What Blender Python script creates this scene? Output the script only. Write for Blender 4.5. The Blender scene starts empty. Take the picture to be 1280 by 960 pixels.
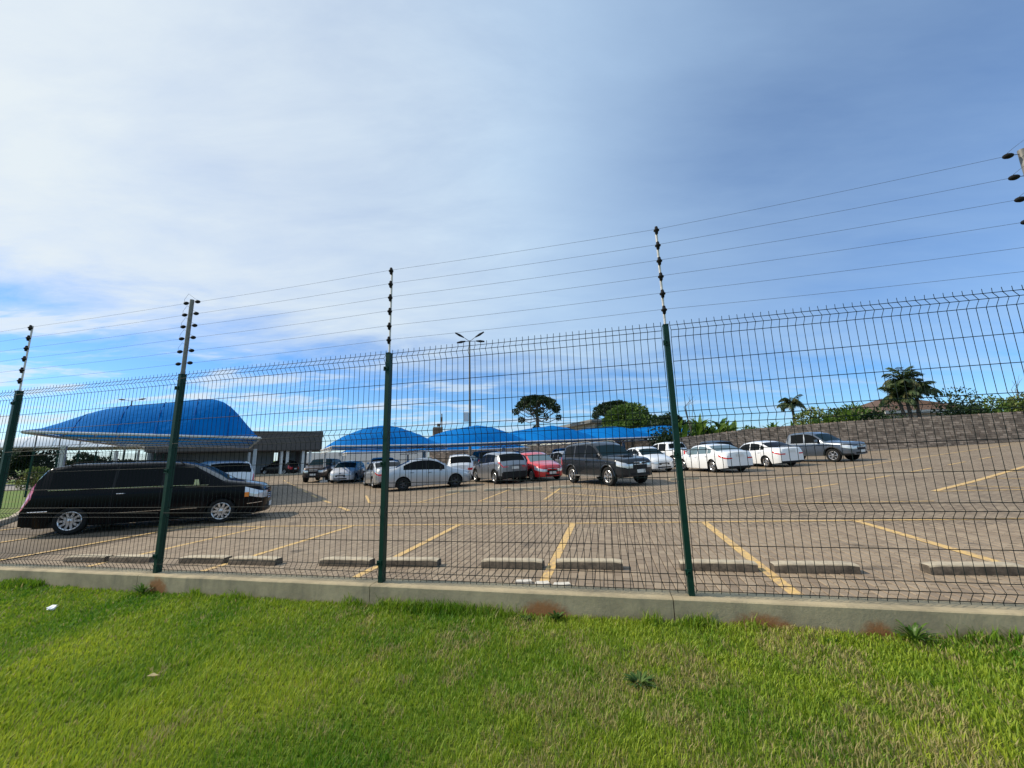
import bpy, bmesh, math, random
import numpy as np
from mathutils import Vector, Matrix, noise
rnd = random.Random(7)
nr = np.random.RandomState(11)
S = bpy.context.scene
COL = S.collection
R = math.radians
EYE = 1.53
# ---------------------------------------------------------------- camera
cam_d = bpy.data.cameras.new("camera"); cam = bpy.data.objects.new("camera", cam_d); COL.objects.link(cam)
cam_d.sensor_width = 36; cam_d.lens = 36*490/1280; cam_d.clip_start = 0.05; cam_d.clip_end = 6000
cam.matrix_world = Matrix(((0.99971227, 0.02398719, 0.0, 0), (0.0042683, -0.17788954, -0.98404121, 0), (-0.02360438, 0.98375806, -0.17794074, EYE), (0, 0, 0, 1)))
S.camera = cam
# ---------------------------------------------------------------- sky, sun, exposure
SUN_AZ = -84.0      # degrees from +Y towards +X
SUN_EL = 40.0
def nd(nt, t, **kw):
    n = nt.nodes.new(t)
    for k, v in kw.items(): setattr(n, k, v)
    return n
def mth(nt, op, a, b=None, c=None, clamp=False):
    n = nt.nodes.new('ShaderNodeMath'); n.operation = op; n.use_clamp = clamp
    for i, v in enumerate((a, b, c)):
        if v is None: continue
        if isinstance(v, (int, float)): n.inputs[i].default_value = v
        else: nt.links.new(v, n.inputs[i])
    return n.outputs[0]
def mixc(nt, f, a, b, mode='MIX'):
    n = nt.nodes.new('ShaderNodeMix'); n.data_type = 'RGBA'; n.blend_type = mode
    for i, v in ((0, f), (6, a), (7, b)):
        if isinstance(v, (int, float)): n.inputs[i].default_value = v
        elif isinstance(v, tuple): n.inputs[i].default_value = (v + (1,))[:4]
        else: nt.links.new(v, n.inputs[i])
    return n.outputs[2]
def ramp(nt, v, p0, p1, smooth=True):
    n = nt.nodes.new('ShaderNodeMapRange'); n.interpolation_type = 'SMOOTHSTEP' if smooth else 'LINEAR'
    nt.links.new(v, n.inputs[0]); n.inputs[1].default_value = p0; n.inputs[2].default_value = p1
    return n.outputs[0]
def nz(nt, vec, scale, detail=4, rough=.5, dist=0.0, out=0):
    n = nt.nodes.new('ShaderNodeTexNoise'); n.inputs['Scale'].default_value = scale
    n.inputs['Detail'].default_value = detail; n.inputs['Roughness'].default_value = rough; n.inputs['Distortion'].default_value = dist
    if vec is not None: nt.links.new(vec, n.inputs['Vector'])
    return n.outputs[out]
W = bpy.data.worlds.new("World"); S.world = W; W.use_nodes = True
nt = W.node_tree; nt.nodes.clear()
out = nd(nt, 'ShaderNodeOutputWorld')
sky = nd(nt, 'ShaderNodeTexSky', sky_type='NISHITA', sun_disc=False)
sky.sun_elevation = R(SUN_EL); sky.sun_rotation = R(SUN_AZ); sky.altitude = 900; sky.air_density = 1.0; sky.dust_density = .6; sky.ozone_density = 2.2
tc = nd(nt, 'ShaderNodeTexCoord')
sep = nd(nt, 'ShaderNodeSeparateXYZ'); nt.links.new(tc.outputs['Generated'], sep.inputs[0])
dx, dy, dz = sep.outputs
zc = mth(nt, 'ADD', mth(nt, 'MAXIMUM', dz, 0.0), 0.10)
px = mth(nt, 'DIVIDE', dx, zc); py = mth(nt, 'DIVIDE', dy, zc)
comb = nd(nt, 'ShaderNodeCombineXYZ'); nt.links.new(px, comb.inputs[0]); nt.links.new(py, comb.inputs[1])
mp = nd(nt, 'ShaderNodeMapping'); mp.inputs['Rotation'].default_value = (0, 0, R(24)); mp.inputs['Scale'].default_value = (.55, 1.25, 1)
nt.links.new(comb.outputs[0], mp.inputs[0])
n1 = nz(nt, mp.outputs[0], .55, 7, .56, .5)          # large veils
n2 = nz(nt, mp.outputs[0], 2.1, 7, .62, .35)         # streaks
n3 = nz(nt, comb.outputs[0], .35, 3, .5)
# elevation under which the veil breaks up, and a thinner patch to the north-east
lo = mth(nt, 'SUBTRACT', dz, mth(nt, 'ADD', .205, mth(nt, 'MULTIPLY', dx, -.075)))
lo = mth(nt, 'ADD', lo, mth(nt, 'MULTIPLY', mth(nt, 'SUBTRACT', n2, .5), .22))
veil = ramp(nt, lo, -.09, .09)
streak = mth(nt, 'MULTIPLY', ramp(nt, n2, .48, .64), .75)
cov = mth(nt, 'MAXIMUM', mth(nt, 'MULTIPLY', veil, .93), streak)
dotn = nd(nt, 'ShaderNodeVectorMath', operation='DOT_PRODUCT'); nt.links.new(tc.outputs['Generated'], dotn.inputs[0]); dotn.inputs[1].default_value = (.66, .52, .54)
east = ramp(nt, mth(nt, 'ADD', dotn.outputs['Value'], mth(nt, 'ADD', mth(nt, 'MULTIPLY', mth(nt, 'SUBTRACT', n1, .5), .55), mth(nt, 'MULTIPLY', mth(nt, 'SUBTRACT', n2, .5), .18))), .70, 1.12)
cov = mth(nt, 'MULTIPLY', cov, mth(nt, 'SUBTRACT', 1.0, mth(nt, 'MULTIPLY', east, .82)))
cov = mth(nt, 'MULTIPLY', cov, mth(nt, 'ADD', .86, mth(nt, 'MULTIPLY', ramp(nt, n1, .36, .60), .14)), clamp=True)
cov = mth(nt, 'ADD', cov, mth(nt, 'MULTIPLY', mth(nt, 'SUBTRACT', n2, .5), .65), clamp=True)
hz = ramp(nt, dz, .085, .0)
cov = mth(nt, 'MAXIMUM', cov, mth(nt, 'MULTIPLY', hz, .55))
hs = nd(nt, 'ShaderNodeHueSaturation'); hs.inputs['Saturation'].default_value = 1.12
nt.links.new(sky.outputs[0], hs.inputs['Color'])
skyc = mixc(nt, 1.0, hs.outputs[0], (.66, .93, 1.2), 'MULTIPLY')
b1 = nd(nt, 'ShaderNodeBackground'); nt.links.new(skyc, b1.inputs[0]); b1.inputs[1].default_value = .135
warm = ramp(nt, mth(nt, 'ADD', dx, mth(nt, 'MULTIPLY', mth(nt, 'SUBTRACT', n3, .5), .8)), .45, -.85)
cc = mixc(nt, warm, (.50, .70, .93), (.82, .89, .93))
cc = mixc(nt, mth(nt, 'MULTIPLY', mth(nt, 'SUBTRACT', 1.0, ramp(nt, n1, .28, .62)), .22), cc, (.42, .63, .90))
b2 = nd(nt, 'ShaderNodeBackground'); nt.links.new(cc, b2.inputs[0]); b2.inputs[1].default_value = 1.0
ms = nd(nt, 'ShaderNodeMixShader'); nt.links.new(cov, ms.inputs[0]); nt.links.new(b1.outputs[0], ms.inputs[1]); nt.links.new(b2.outputs[0], ms.inputs[2])
nt.links.new(ms.outputs[0], out.inputs[0])
sd = bpy.data.lights.new("sun", 'SUN'); sun = bpy.data.objects.new("sun", sd); COL.objects.link(sun)
sd.energy = 4.8; sd.angle = R(.9); sd.color = (1, .90, .74)
sv = Vector((math.sin(R(SUN_AZ))*math.cos(R(SUN_EL)), math.cos(R(SUN_AZ))*math.cos(R(SUN_EL)), math.sin(R(SUN_EL))))
sun.rotation_euler = sv.to_track_quat('Z', 'Y').to_euler()
S.view_settings.view_transform = 'Standard'; S.view_settings.look = 'None'; S.view_settings.exposure = 0; S.view_settings.gamma = 1
# ---------------------------------------------------------------- helpers
U = np.array([.9737, -.2278]); N = np.array([.2278, .9737]); C0 = np.array([-1.165, 3.63])     # along the fence, away from it
def sd2(s, d): p = C0 + U*s + N*d; return float(p[0]), float(p[1])
def g(x, y):
    a = max(x, -9); y = max(-20, min(y, 60)); x2 = min(max(0, x-14), 60); a = min(a, 74)
    return .027*a + .004*y + .0145*x2
class MB:
    def __init__(s): s.v = []; s.f = []; s.m = []; s.a = []
    def add(s, vs, fs, mi=0, t=None):
        o = len(s.v); s.v += [tuple(p) for p in vs]; s.f += [tuple(i+o for i in f) for f in fs]; s.m += [mi]*len(fs)
        s.a += [t if t is not None else .5]*len(vs)
    def box(s, c, d, rz=0, mi=0, t=None, bev=0):
        x, y, z = d[0]/2, d[1]/2, d[2]/2; cs, sn = math.cos(rz), math.sin(rz)
        if bev:
            lv = [(x, y, z-bev), (x, y, -z)]
            P = []
            for (ix, iy, iz) in ((x, y, -z), (x, y, z-bev), (x-bev, y-bev, z)):
                P += [(-ix, -iy, iz), (ix, -iy, iz), (ix, iy, iz), (-ix, iy, iz)]
            F = [(3, 2, 1, 0), (8, 9, 10, 11)]
            for k in (0, 4):
                for i in range(4): j = (i+1) % 4; F.append((k+i, k+j, k+4+j, k+4+i))
        else:
            P = [(-x, -y, -z), (x, -y, -z), (x, y, -z), (-x, y, -z), (-x, -y, z), (x, -y, z), (x, y, z), (-x, y, z)]
            F = [(0, 3, 2, 1), (4, 5, 6, 7), (0, 1, 5, 4), (1, 2, 6, 5), (2, 3, 7, 6), (3, 0, 4, 7)]
        s.add([(c[0]+p[0]*cs-p[1]*sn, c[1]+p[0]*sn+p[1]*cs, c[2]+p[2]) for p in P], F, mi, t)
    def tube(s, pts, r, n=6, mi=0, cap=True, t=None):
        pts = [Vector(p) for p in pts]; rs = r if isinstance(r, (list, tuple)) else [r]*len(pts)
        rings = []; up = None
        for i, p in enumerate(pts):
            d = (pts[min(i+1, len(pts)-1)]-pts[max(i-1, 0)])
            if d.length < 1e-9: d = Vector((0, 0, 1))
            d.normalize()
            if up is None: up = Vector((0, 0, 1)) if abs(d.z) < .9 else Vector((1, 0, 0))
            a = d.cross(up); a.normalize(); b = a.cross(d); up = b
            rings.append([p+(a*math.cos(2*math.pi*k/n)+b*math.sin(2*math.pi*k/n))*rs[i] for k in range(n)])
        vs = [v for q in rings for v in q]; fs = []
        for i in range(len(pts)-1):
            for k in range(n): k2 = (k+1) % n; fs.append((i*n+k, i*n+k2, (i+1)*n+k2, (i+1)*n+k))
        if cap: fs.append(tuple(range(n-1, -1, -1))); fs.append(tuple((len(pts)-1)*n+k for k in range(n)))
        s.add(vs, fs, mi, t)
    def lathe(s, prof, c=(0, 0, 0), axis='Z', n=16, mi=0, t=None):
        vs = []; fs = []
        for (r, h) in prof:
            for k in range(n):
                a = 2*math.pi*k/n; x, y = r*math.cos(a), r*math.sin(a)
                vs.append({'Z': (c[0]+x, c[1]+y, c[2]+h), 'Y': (c[0]+x, c[1]+h, c[2]+y), 'X': (c[0]+h, c[1]+x, c[2]+y)}[axis])
        for i in range(len(prof)-1):
            for k in range(n):
                k2 = (k+1) % n; q = (i*n+k, i*n+k2, (i+1)*n+k2, (i+1)*n+k); fs.append(q if axis != 'Y' else q[::-1])
        s.add(vs, fs, mi, t)
    def mesh(s, name, mats, smooth=0):
        me = bpy.data.meshes.new(name); me.from_pydata(s.v, [], s.f); me.update()
        for m in (mats if isinstance(mats, (list, tuple)) else [mats]): me.materials.append(m)
        if any(s.m): me.polygons.foreach_set('material_index', s.m)
        at = me.attributes.new('tint', 'FLOAT', 'POINT'); at.data.foreach_set('value', s.a)
        if smooth:
            me.polygons.foreach_set('use_smooth', [True]*len(me.polygons))
            if smooth < 180: me.set_sharp_from_angle(angle=R(smooth))
        return me
    def build(s, name, mats, parent=None, smooth=0, **kw):
        return link(name, s.mesh(name, mats, smooth), parent, **kw)
def link(name, me, parent=None, loc=None, **kw):
    o = bpy.data.objects.new(name, me); COL.objects.link(o)
    if parent is not None: o.parent = parent
    if loc: o.location = loc
    for k, v in kw.items(): o[k] = v
    return o
def thing(name, label, cat, loc=(0, 0, 0), rz=0, group=None):
    o = link(name, None, None, loc); o.rotation_euler = (0, 0, rz); o['label'] = label; o['category'] = cat
    if group: o['group'] = group
    return o
def copy_tree(o, parent=None, name=None):
    c = o.copy(); COL.objects.link(c); c.parent = parent
    for ch in list(o.children): copy_tree(ch, c)
    return c
# ---------------------------------------------------------------- materials
def mat(name, col, rough=.6, metal=0, coat=0, spec=.5, noise_amt=0, noise_scale=8, bump=0, bump_scale=60, dark=None, trans=0):
    m = bpy.data.materials.new(name); m.use_nodes = True; t = m.node_tree; b = t.nodes['Principled BSDF']
    b.inputs['Base Color'].default_value = col+(1,); b.inputs['Roughness'].default_value = rough; b.inputs['Metallic'].default_value = metal
    b.inputs['Coat Weight'].default_value = coat; b.inputs['Coat Roughness'].default_value = .04; b.inputs['Specular IOR Level'].default_value = spec
    geo = nd(t, 'ShaderNodeNewGeometry'); pos = geo.outputs['Position']
    if noise_amt:
        v = nz(t, pos, noise_scale, 6, .65); d = dark or tuple(c*.45 for c in col)
        c = mixc(t, mth(t, 'MULTIPLY', ramp(t, v, .35, .7), noise_amt), col, d); t.links.new(c, b.inputs['Base Color'])
    if bump:
        bn = nd(t, 'ShaderNodeBump'); bn.inputs['Strength'].default_value = bump; bn.inputs['Distance'].default_value = .01
        t.links.new(nz(t, pos, bump_scale, 4, .6), bn.inputs['Height']); t.links.new(bn.outputs[0], b.inputs['Normal'])
    return m
def leaf_mat(name, c1, c2, c3=None, trans=.25, rough=.55):
    m = bpy.data.materials.new(name); m.use_nodes = True; t = m.node_tree; b = t.nodes['Principled BSDF']
    at = nd(t, 'ShaderNodeAttribute', attribute_name='tint')
    c = mixc(t, at.outputs['Fac'], c1, c2); geo = nd(t, 'ShaderNodeNewGeometry')
    if c3: c = mixc(t, mth(t, 'MULTIPLY', ramp(t, nz(t, geo.outputs['Position'], 1.3, 4), .48, .66), .7), c, c3)
    t.links.new(c, b.inputs['Base Color']); b.inputs['Roughness'].default_value = rough; b.inputs['Specular IOR Level'].default_value = .3
    tr = nd(t, 'ShaderNodeBsdfTranslucent'); t.links.new(c, tr.inputs[0]); mx = nd(t, 'ShaderNodeMixShader'); mx.inputs[0].default_value = trans
    t.links.new(b.outputs[0], mx.inputs[1]); t.links.new(tr.outputs[0], mx.inputs[2]); t.links.new(mx.outputs[0], t.nodes['Material Output'].inputs[0])
    return m
M = dict(
    green_paint=mat('green_paint', (.002, .036, .023), .45, spec=.25, noise_amt=.35, noise_scale=30),
    wire=mat('green_wire', (.003, .010, .010), .6, spec=.15),
    galv=mat('galvanised_steel', (.20, .19, .175), .6, .3, noise_amt=.5, noise_scale=25),
    rod=mat('white_rod', (.62, .58, .55), .5, noise_amt=.3, noise_scale=40),
    black_pl=mat('black_plastic', (.008, .008, .009), .8, spec=.25),
    ewire=mat('bare_wire', (.07, .07, .07), .85, 0, spec=.15),
    rubber=mat('tyre_rubber', (.014, .014, .014), .9, spec=.2),
    alloy=mat('alloy', (.62, .62, .63), .28, .9),
    alloy_dark=mat('dark_alloy', (.06, .06, .065), .35, .8),
    steel_black=mat('black_steel', (.015, .015, .016), .7),  # dark metal of the brake backing, underbody and wheel wells
    glass=mat('tinted_glass', (.008, .009, .010), .06, spec=.30),
    glass_clear=mat('window_glass', (.10, .15, .16), .05, spec=.9),
    glass_wind=mat('windscreen_glass', (.010, .024, .032), .05, spec=.2),
    trim=mat('black_trim', (.010, .010, .011), .6, spec=.25),
    chrome=mat('chrome', (.75, .75, .76), .15, 1),
    lamp_red=mat('red_lamp', (.55, .012, .018), .12, coat=.8),
    lamp_clear=mat('clear_lamp', (.62, .64, .66), .1, .35, coat=1),
    lamp_amber=mat('amber_lamp', (.75, .22, .03), .15, coat=.8),
    plate=mat('number_plate', (.62, .62, .60), .5),
    blue_cloth=None,
    white_steel=mat('white_steel', (.62, .62, .60), .5, noise_amt=.3, noise_scale=12),
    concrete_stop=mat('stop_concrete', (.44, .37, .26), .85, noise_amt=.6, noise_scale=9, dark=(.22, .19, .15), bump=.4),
    stop_side=mat('shaded_weathered_concrete', (.065, .052, .038), .9, noise_amt=.6, noise_scale=14, dark=(.19, .15, .11), bump=.4),  # weathered sides, with the shade of their upright faces put into the colour
    render_dark=mat('brown_fascia', (.085, .075, .068), .8, noise_amt=.35, noise_scale=3),
    wall_grey=mat('grey_render', (.33, .35, .36), .8, noise_amt=.3, noise_scale=2),
    soffit=mat('soffit', (.12, .10, .095), .8),
    cream=mat('cream_render', (.50, .50, .46), .8, noise_amt=.3, noise_scale=1.5),
    roofmetal=mat('grey_roofing', (.20, .20, .19), .6, noise_amt=.3, noise_scale=1),
    tile=mat('clay_tile', (.11, .065, .045), .85, noise_amt=.6, noise_scale=5),
    teal=mat('teal_panel', (.12, .32, .30), .5),
    bark=mat('bark', (.10, .085, .07), .9, noise_amt=.5, noise_scale=10, bump=.5, bump_scale=20),
    cone=mat('orange_cone', (.75, .12, .03), .5), white=mat('white_paint', (.75, .75, .73), .5),
    paper=mat('paper', (.78, .80, .84), .7), rust=mat('rusted_steel', (.16, .11, .07), .8, noise_amt=.6, noise_scale=6),
    shard=mat('broken_tile', (.60, .55, .47), .7, noise_amt=.3, noise_scale=20),
)
M['glass_wind'].node_tree.nodes['Principled BSDF'].inputs['IOR'].default_value = 1.18
M['glass'].node_tree.nodes['Principled BSDF'].inputs['IOR'].default_value = 1.2
def cloth_mat():
    m = bpy.data.materials.new('blue_shade_cloth'); m.use_nodes = True; t = m.node_tree; b = t.nodes['Principled BSDF']
    geo = nd(t, 'ShaderNodeNewGeometry'); v = nz(t, geo.outputs['Position'], 1.2, 4, .6)
    c = mixc(t, v, (.001, .13, .43), (.002, .18, .54)); t.links.new(c, b.inputs['Base Color']); b.inputs['Roughness'].default_value = .8; b.inputs['Specular IOR Level'].default_value = .04
    tr = nd(t, 'ShaderNodeBsdfTranslucent'); t.links.new(c, tr.inputs[0]); mx = nd(t, 'ShaderNodeMixShader'); mx.inputs[0].default_value = .22
    t.links.new(b.outputs[0], mx.inputs[1]); t.links.new(tr.outputs[0], mx.inputs[2]); t.links.new(mx.outputs[0], t.nodes['Material Output'].inputs[0])
    bn = nd(t, 'ShaderNodeBump'); bn.inputs['Strength'].default_value = .35; bn.inputs['Distance'].default_value = .25
    t.links.new(nz(t, geo.outputs['Position'], .9, 4, .6), bn.inputs['Height']); t.links.new(bn.outputs[0], b.inputs['Normal'])
    return m
M['blue_cloth'] = cloth_mat()
def paver_mat(mode):
    m = bpy.data.materials.new('paver_'+mode); m.use_nodes = True; t = m.node_tree; b = t.nodes['Principled BSDF']
    geo = nd(t, 'ShaderNodeNewGeometry'); pos = geo.outputs['Position']
    mpn = nd(t, 'ShaderNodeMapping'); mpn.inputs['Rotation'].default_value = (0, 0, math.atan2(-N[1], N[0])); t.links.new(pos, mpn.inputs[0])
    big = nz(t, pos, .35, 5, .6); mid = nz(t, pos, 3.0, 5, .65); fine = nz(t, pos, 60, 4, .7)
    A, B_ = (.178, .133, .092), (.278, .215, .148)
    if mode == 'sheet':
        br = nd(t, 'ShaderNodeTexBrick'); t.links.new(mpn.outputs[0], br.inputs['Vector']); br.offset = .5; br.offset_frequency = 2
        for k, v in (('Scale', 1.0), ('Brick Width', .21), ('Row Height', .108), ('Mortar Size', .008), ('Mortar Smooth', .2), ('Bias', 0.0)): br.inputs[k].default_value = v
        br.inputs['Color1'].default_value = A+(1,); br.inputs['Color2'].default_value = B_+(1,); br.inputs['Mortar'].default_value = (.055, .043, .035, 1)
        c = br.outputs['Color']
        bn = nd(t, 'ShaderNodeBump'); bn.invert = True; bn.inputs['Strength'].default_value = .5; bn.inputs['Distance'].default_value = .006
        t.links.new(br.outputs['Fac'], bn.inputs['Height']); t.links.new(bn.outputs[0], b.inputs['Normal'])
    elif mode == 'brick':
        at = nd(t, 'ShaderNodeAttribute', attribute_name='tint'); c = mixc(t, at.outputs['Fac'], A, B_)
        c = mixc(t, mth(t, 'MULTIPLY', fine, .35), c, (.34, .27, .21))
        bn = nd(t, 'ShaderNodeBump'); bn.inputs['Strength'].default_value = .4; bn.inputs['Distance'].default_value = .004
        t.links.new(fine, bn.inputs['Height']); t.links.new(bn.outputs[0], b.inputs['Normal'])
    else:
        c = mixc(t, mid, (.060, .046, .036), (.13, .10, .07))
    c = mixc(t, mth(t, 'MULTIPLY', ramp(t, big, .38, .7), .38), c, (.31, .25, .18))
    c = mixc(t, mth(t, 'MULTIPLY', ramp(t, mid, .56, .8), .45), c, (.13, .10, .085))
    c = mixc(t, mth(t, 'MULTIPLY', ramp(t, nz(t, pos, 1.15, 3, .5, .6), .62, .74), .65), c, (.060, .050, .042))
    t.links.new(c, b.inputs['Base Color']); b.inputs['Roughness'].default_value = .82; b.inputs['Specular IOR Level'].default_value = .2
    return m
M['paver'] = paver_mat('sheet'); M['brick'] = paver_mat('brick'); M['bed'] = paver_mat('bed')
def line_mat():
    m = bpy.data.materials.new('yellow_line_paint'); m.use_nodes = True; t = m.node_tree; b = t.nodes['Principled BSDF']
    geo = nd(t, 'ShaderNodeNewGeometry'); pos = geo.outputs['Position']
    w = ramp(t, nz(t, pos, 14, 6, .75), .44, .62)
    c = mixc(t, nz(t, pos, 5, 3), (.64, .42, .14), (.54, .36, .15)); c = mixc(t, mth(t, 'MULTIPLY', w, .75), c, (.27, .20, .15))
    t.links.new(c, b.inputs['Base Color']); b.inputs['Roughness'].default_value = .75; b.inputs['Specular IOR Level'].default_value = .3
    return m
M['line'] = line_mat()
def curb_mat():
    m = bpy.data.materials.new('cast_concrete'); m.use_nodes = True; t = m.node_tree; b = t.nodes['Principled BSDF']
    geo = nd(t, 'ShaderNodeNewGeometry'); pos = geo.outputs['Position']
    c = mixc(t, ramp(t, nz(t, pos, 2.2, 7, .7), .3, .72), (.44, .36, .225), (.24, .20, .13))
    mpn = nd(t, 'ShaderNodeMapping'); mpn.inputs['Scale'].default_value = (9, 9, 1.2); t.links.new(pos, mpn.inputs[0])
    c = mixc(t, mth(t, 'MULTIPLY', ramp(t, nz(t, mpn.outputs[0], 1, 4, .6), .5, .75), .35), c, (.12, .115, .09))
    s = nd(t, 'ShaderNodeSeparateXYZ'); t.links.new(pos, s.inputs[0])
    # splashes of red earth on the face
    for (sx, w) in ((2.9, .20), (1.43, .20), (-2.36, .12), (3.55, .10)):
        P = sd2(sx, -.1); dX = mth(t, 'DIVIDE', mth(t, 'SUBTRACT', s.outputs[0], P[0]), w)
        e = mth(t, 'SUBTRACT', mth(t, 'MULTIPLY', mth(t, 'SUBTRACT', s.outputs[2], .30), 7.5), .0)
        r2 = mth(t, 'ADD', mth(t, 'MULTIPLY', dX, dX), mth(t, 'MULTIPLY', e, e))
        r2 = mth(t, 'ADD', r2, mth(t, 'MULTIPLY', mth(t, 'SUBTRACT', nz(t, pos, 22, 5, .7), .5), 1.6))
        c = mixc(t, mth(t, 'MULTIPLY', ramp(t, r2, 1.5, .45), .85), c, (.30, .115, .035))
    t.links.new(c, b.inputs['Base Color']); b.inputs['Roughness'].default_value = .9; b.inputs['Specular IOR Level'].default_value = .25
    bn = nd(t, 'ShaderNodeBump'); bn.inputs['Strength'].default_value = .5; bn.inputs['Distance'].default_value = .006
    t.links.new(nz(t, pos, 45, 6, .7), bn.inputs['Height']); t.links.new(bn.outputs[0], b.inputs['Normal'])
    return m
M['curb'] = curb_mat()
def stone_mat():
    m = bpy.data.materials.new('basalt_blocks'); m.use_nodes = True; t = m.node_tree; b = t.nodes['Principled BSDF']
    at = nd(t, 'ShaderNodeAttribute', attribute_name='tint'); geo = nd(t, 'ShaderNodeNewGeometry')
    c = mixc(t, at.outputs['Fac'], (.24, .175, .125), (.60, .44, .32)); c = mixc(t, mth(t, 'MULTIPLY', ramp(t, nz(t, geo.outputs['Position'], 2.5, 5, .7), .45, .7), .5), c, (.12, .092, .074))
    t.links.new(c, b.inputs['Base Color']); b.inputs['Roughness'].default_value = .9
    return m
M['stone'] = stone_mat()
def ground_mat(name, cols):
    m = bpy.data.materials.new(name); m.use_nodes = True; t = m.node_tree; b = t.nodes['Principled BSDF']
    geo = nd(t, 'ShaderNodeNewGeometry'); pos = geo.outputs['Position']
    c = mixc(t, ramp(t, nz(t, pos, 60, 5, .7), .3, .7), cols[0], cols[1]); c = mixc(t, mth(t, 'MULTIPLY', ramp(t, nz(t, pos, .9, 5, .6), .42, .66), .75), c, cols[2])
    t.links.new(c, b.inputs['Base Color']); b.inputs['Roughness'].default_value = .9; b.inputs['Specular IOR Level'].default_value = .2
    return m
M['turf'] = ground_mat('turf_soil', ((.075, .12, .010), (.12, .16, .018), (.19, .165, .05)))
M['field'] = ground_mat('field', ((.07, .13, .015), (.10, .17, .02), (.13, .15, .035)))
M['path'] = mat('grey_path', (.22, .20, .18), .9, noise_amt=.4)
M['grassblade'] = leaf_mat('grass_blade', (.078, .200, .008), (.52, .56, .050), trans=.40)
M['leaf_dark'] = leaf_mat('dark_leaf', (.012, .030, .010), (.035, .065, .018), trans=.1)
M['leaf_mid'] = leaf_mat('mid_leaf', (.030, .075, .012), (.12, .19, .03), trans=.25)
M['leaf_pale'] = leaf_mat('pale_leaf', (.05, .10, .018), (.22, .27, .06), (.14, .11, .04), trans=.25)
M['banana'] = leaf_mat('banana_leaf', (.035, .095, .012), (.15, .24, .035), trans=.3, rough=.4)
M['palm'] = leaf_mat('palm_leaf', (.018, .045, .015), (.075, .11, .035), (.10, .08, .03), trans=.2)
M['straw'] = leaf_mat('dry_leaf', (.32, .24, .10), (.45, .36, .18), trans=.2)
# ---------------------------------------------------------------- ground sheets
def sheet(name, x0, x1, y0, y1, nx, ny, zf, m, parent=None, inside=None, **kw):
    b = MB(); vs = [(x0+(x1-x0)*i/nx, y0+(y1-y0)*j/ny) for j in range(ny+1) for i in range(nx+1)]
    fs = [(j*(nx+1)+i, j*(nx+1)+i+1, (j+1)*(nx+1)+i+1, (j+1)*(nx+1)+i) for j in range(ny) for i in range(nx)]
    b.add([(x, y, zf(x, y)) for x, y in vs], fs); return b.build(name, m, parent, 180, **kw)
def axis_pts(spec):
    o = []
    for a, b, n in spec: o += [a+(b-a)*i/n for i in range(n)]
    return o+[spec[-1][1]]
xs = axis_pts([(-3000, -200, 8), (-200, -40, 10), (-40, 60, 50), (60, 300, 10), (300, 3000, 8)])
ys = axis_pts([(-3000, -100, 8), (-100, -6, 8), (-6, 60, 40), (60, 300, 10), (300, 3000, 8)])
b = MB()
def gz(x, y):
    z = g(x, y)-.06
    r = math.hypot(x, y)
    if r > 150: z = z*max(0, 1-(r-150)/600) - .6*min(1, (r-150)/600)
    return z
nx = len(xs)
b.add([(x, y, gz(x, y)-(.35 if (np.dot(np.array([x, y])-C0, N) < 0) else 0)) for y in ys for x in xs], [(j*nx+i, j*nx+i+1, (j+1)*nx+i+1, (j+1)*nx+i) for j in range(len(ys)-1) for i in range(nx-1)])
b.build('ground', M['field'], None, 180, kind='structure')
# lawn in front of the fence, laid along it
def lawn_z(s, d):
    x, y = sd2(s, d)
    z = .318+.0112*max(-14, min(s, 14))
    z += .018*noise.noise(Vector((x*.9, y*.9, 3.1)))+.008*noise.noise(Vector((x*3, y*3, 1.1)))
    return z-(.02*max(0, -d-3) if d < -3 else 0)
ss = axis_pts([(-60, -10, 10), (-10, 10, 100), (10, 60, 10)]); ds = axis_pts([(-60, -5, 11), (-5, -.098, 49)])
b = MB(); nx = len(ss)
b.add([(*sd2(s, d), lawn_z(s, d)) for d in ds for s in ss], [(j*nx+i, j*nx+i+1, (j+1)*nx+i+1, (j+1)*nx+i) for j in range(len(ds)-1) for i in range(nx-1)])
b.build('lawn', M['turf'], None, 180, kind='structure')
# pavement of the car park: a sheet with the paver pattern, and real pavers near the fence
D_BR = 5.04
pave = link('pavement', None, None, kind='structure')
def sdsheet(name, s0, s1, d0, d1, ns, ndd, dz, m, kind=None, parent=None):
    b = MB(); P = []
    for j in range(ndd+1):
        for i in range(ns+1):
            s = s0+(s1-s0)*i/ns; d = d0+(d1-d0)*j/ndd; x, y = sd2(s, d); P.append((x, y, g(x, y)+dz))
    b.add(P, [(j*(ns+1)+i, j*(ns+1)+i+1, (j+1)*(ns+1)+i+1, (j+1)*(ns+1)+i) for j in range(ndd) for i in range(ns)])
    return b.build(name, m, parent, 180, **({'kind': kind} if kind else {}))
def polysheet(name, pts, dz, m, parent=None, sub=4, **kw):
    bm = bmesh.new(); vs = [bm.verts.new((x, y, 0)) for x, y in pts]; bm.faces.new(vs)
    bmesh.ops.triangulate(bm, faces=bm.faces[:]); bmesh.ops.subdivide_edges(bm, edges=bm.edges[:], cuts=sub, use_grid_fill=True)
    for v in bm.verts: v.co.z = g(v.co.x, v.co.y)+dz
    bmesh.ops.recalc_face_normals(bm, faces=bm.faces[:])
    me = bpy.data.meshes.new(name); bm.to_mesh(me); bm.free()
    if me.polygons and me.polygons[0].normal.z < 0: me.flip_normals()
    me.materials.append(m); return link(name, me, parent, **kw)
sdsheet('paving_sheet', -90, 70, D_BR, 85, 150, 78, 0, M['paver'], None, pave)
sdsheet('paving_joints', -17.5, 70, .09, D_BR, 120, 6, -.008, M['bed'], None, pave)
bw, bl = .108, .21
cells = []
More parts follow.
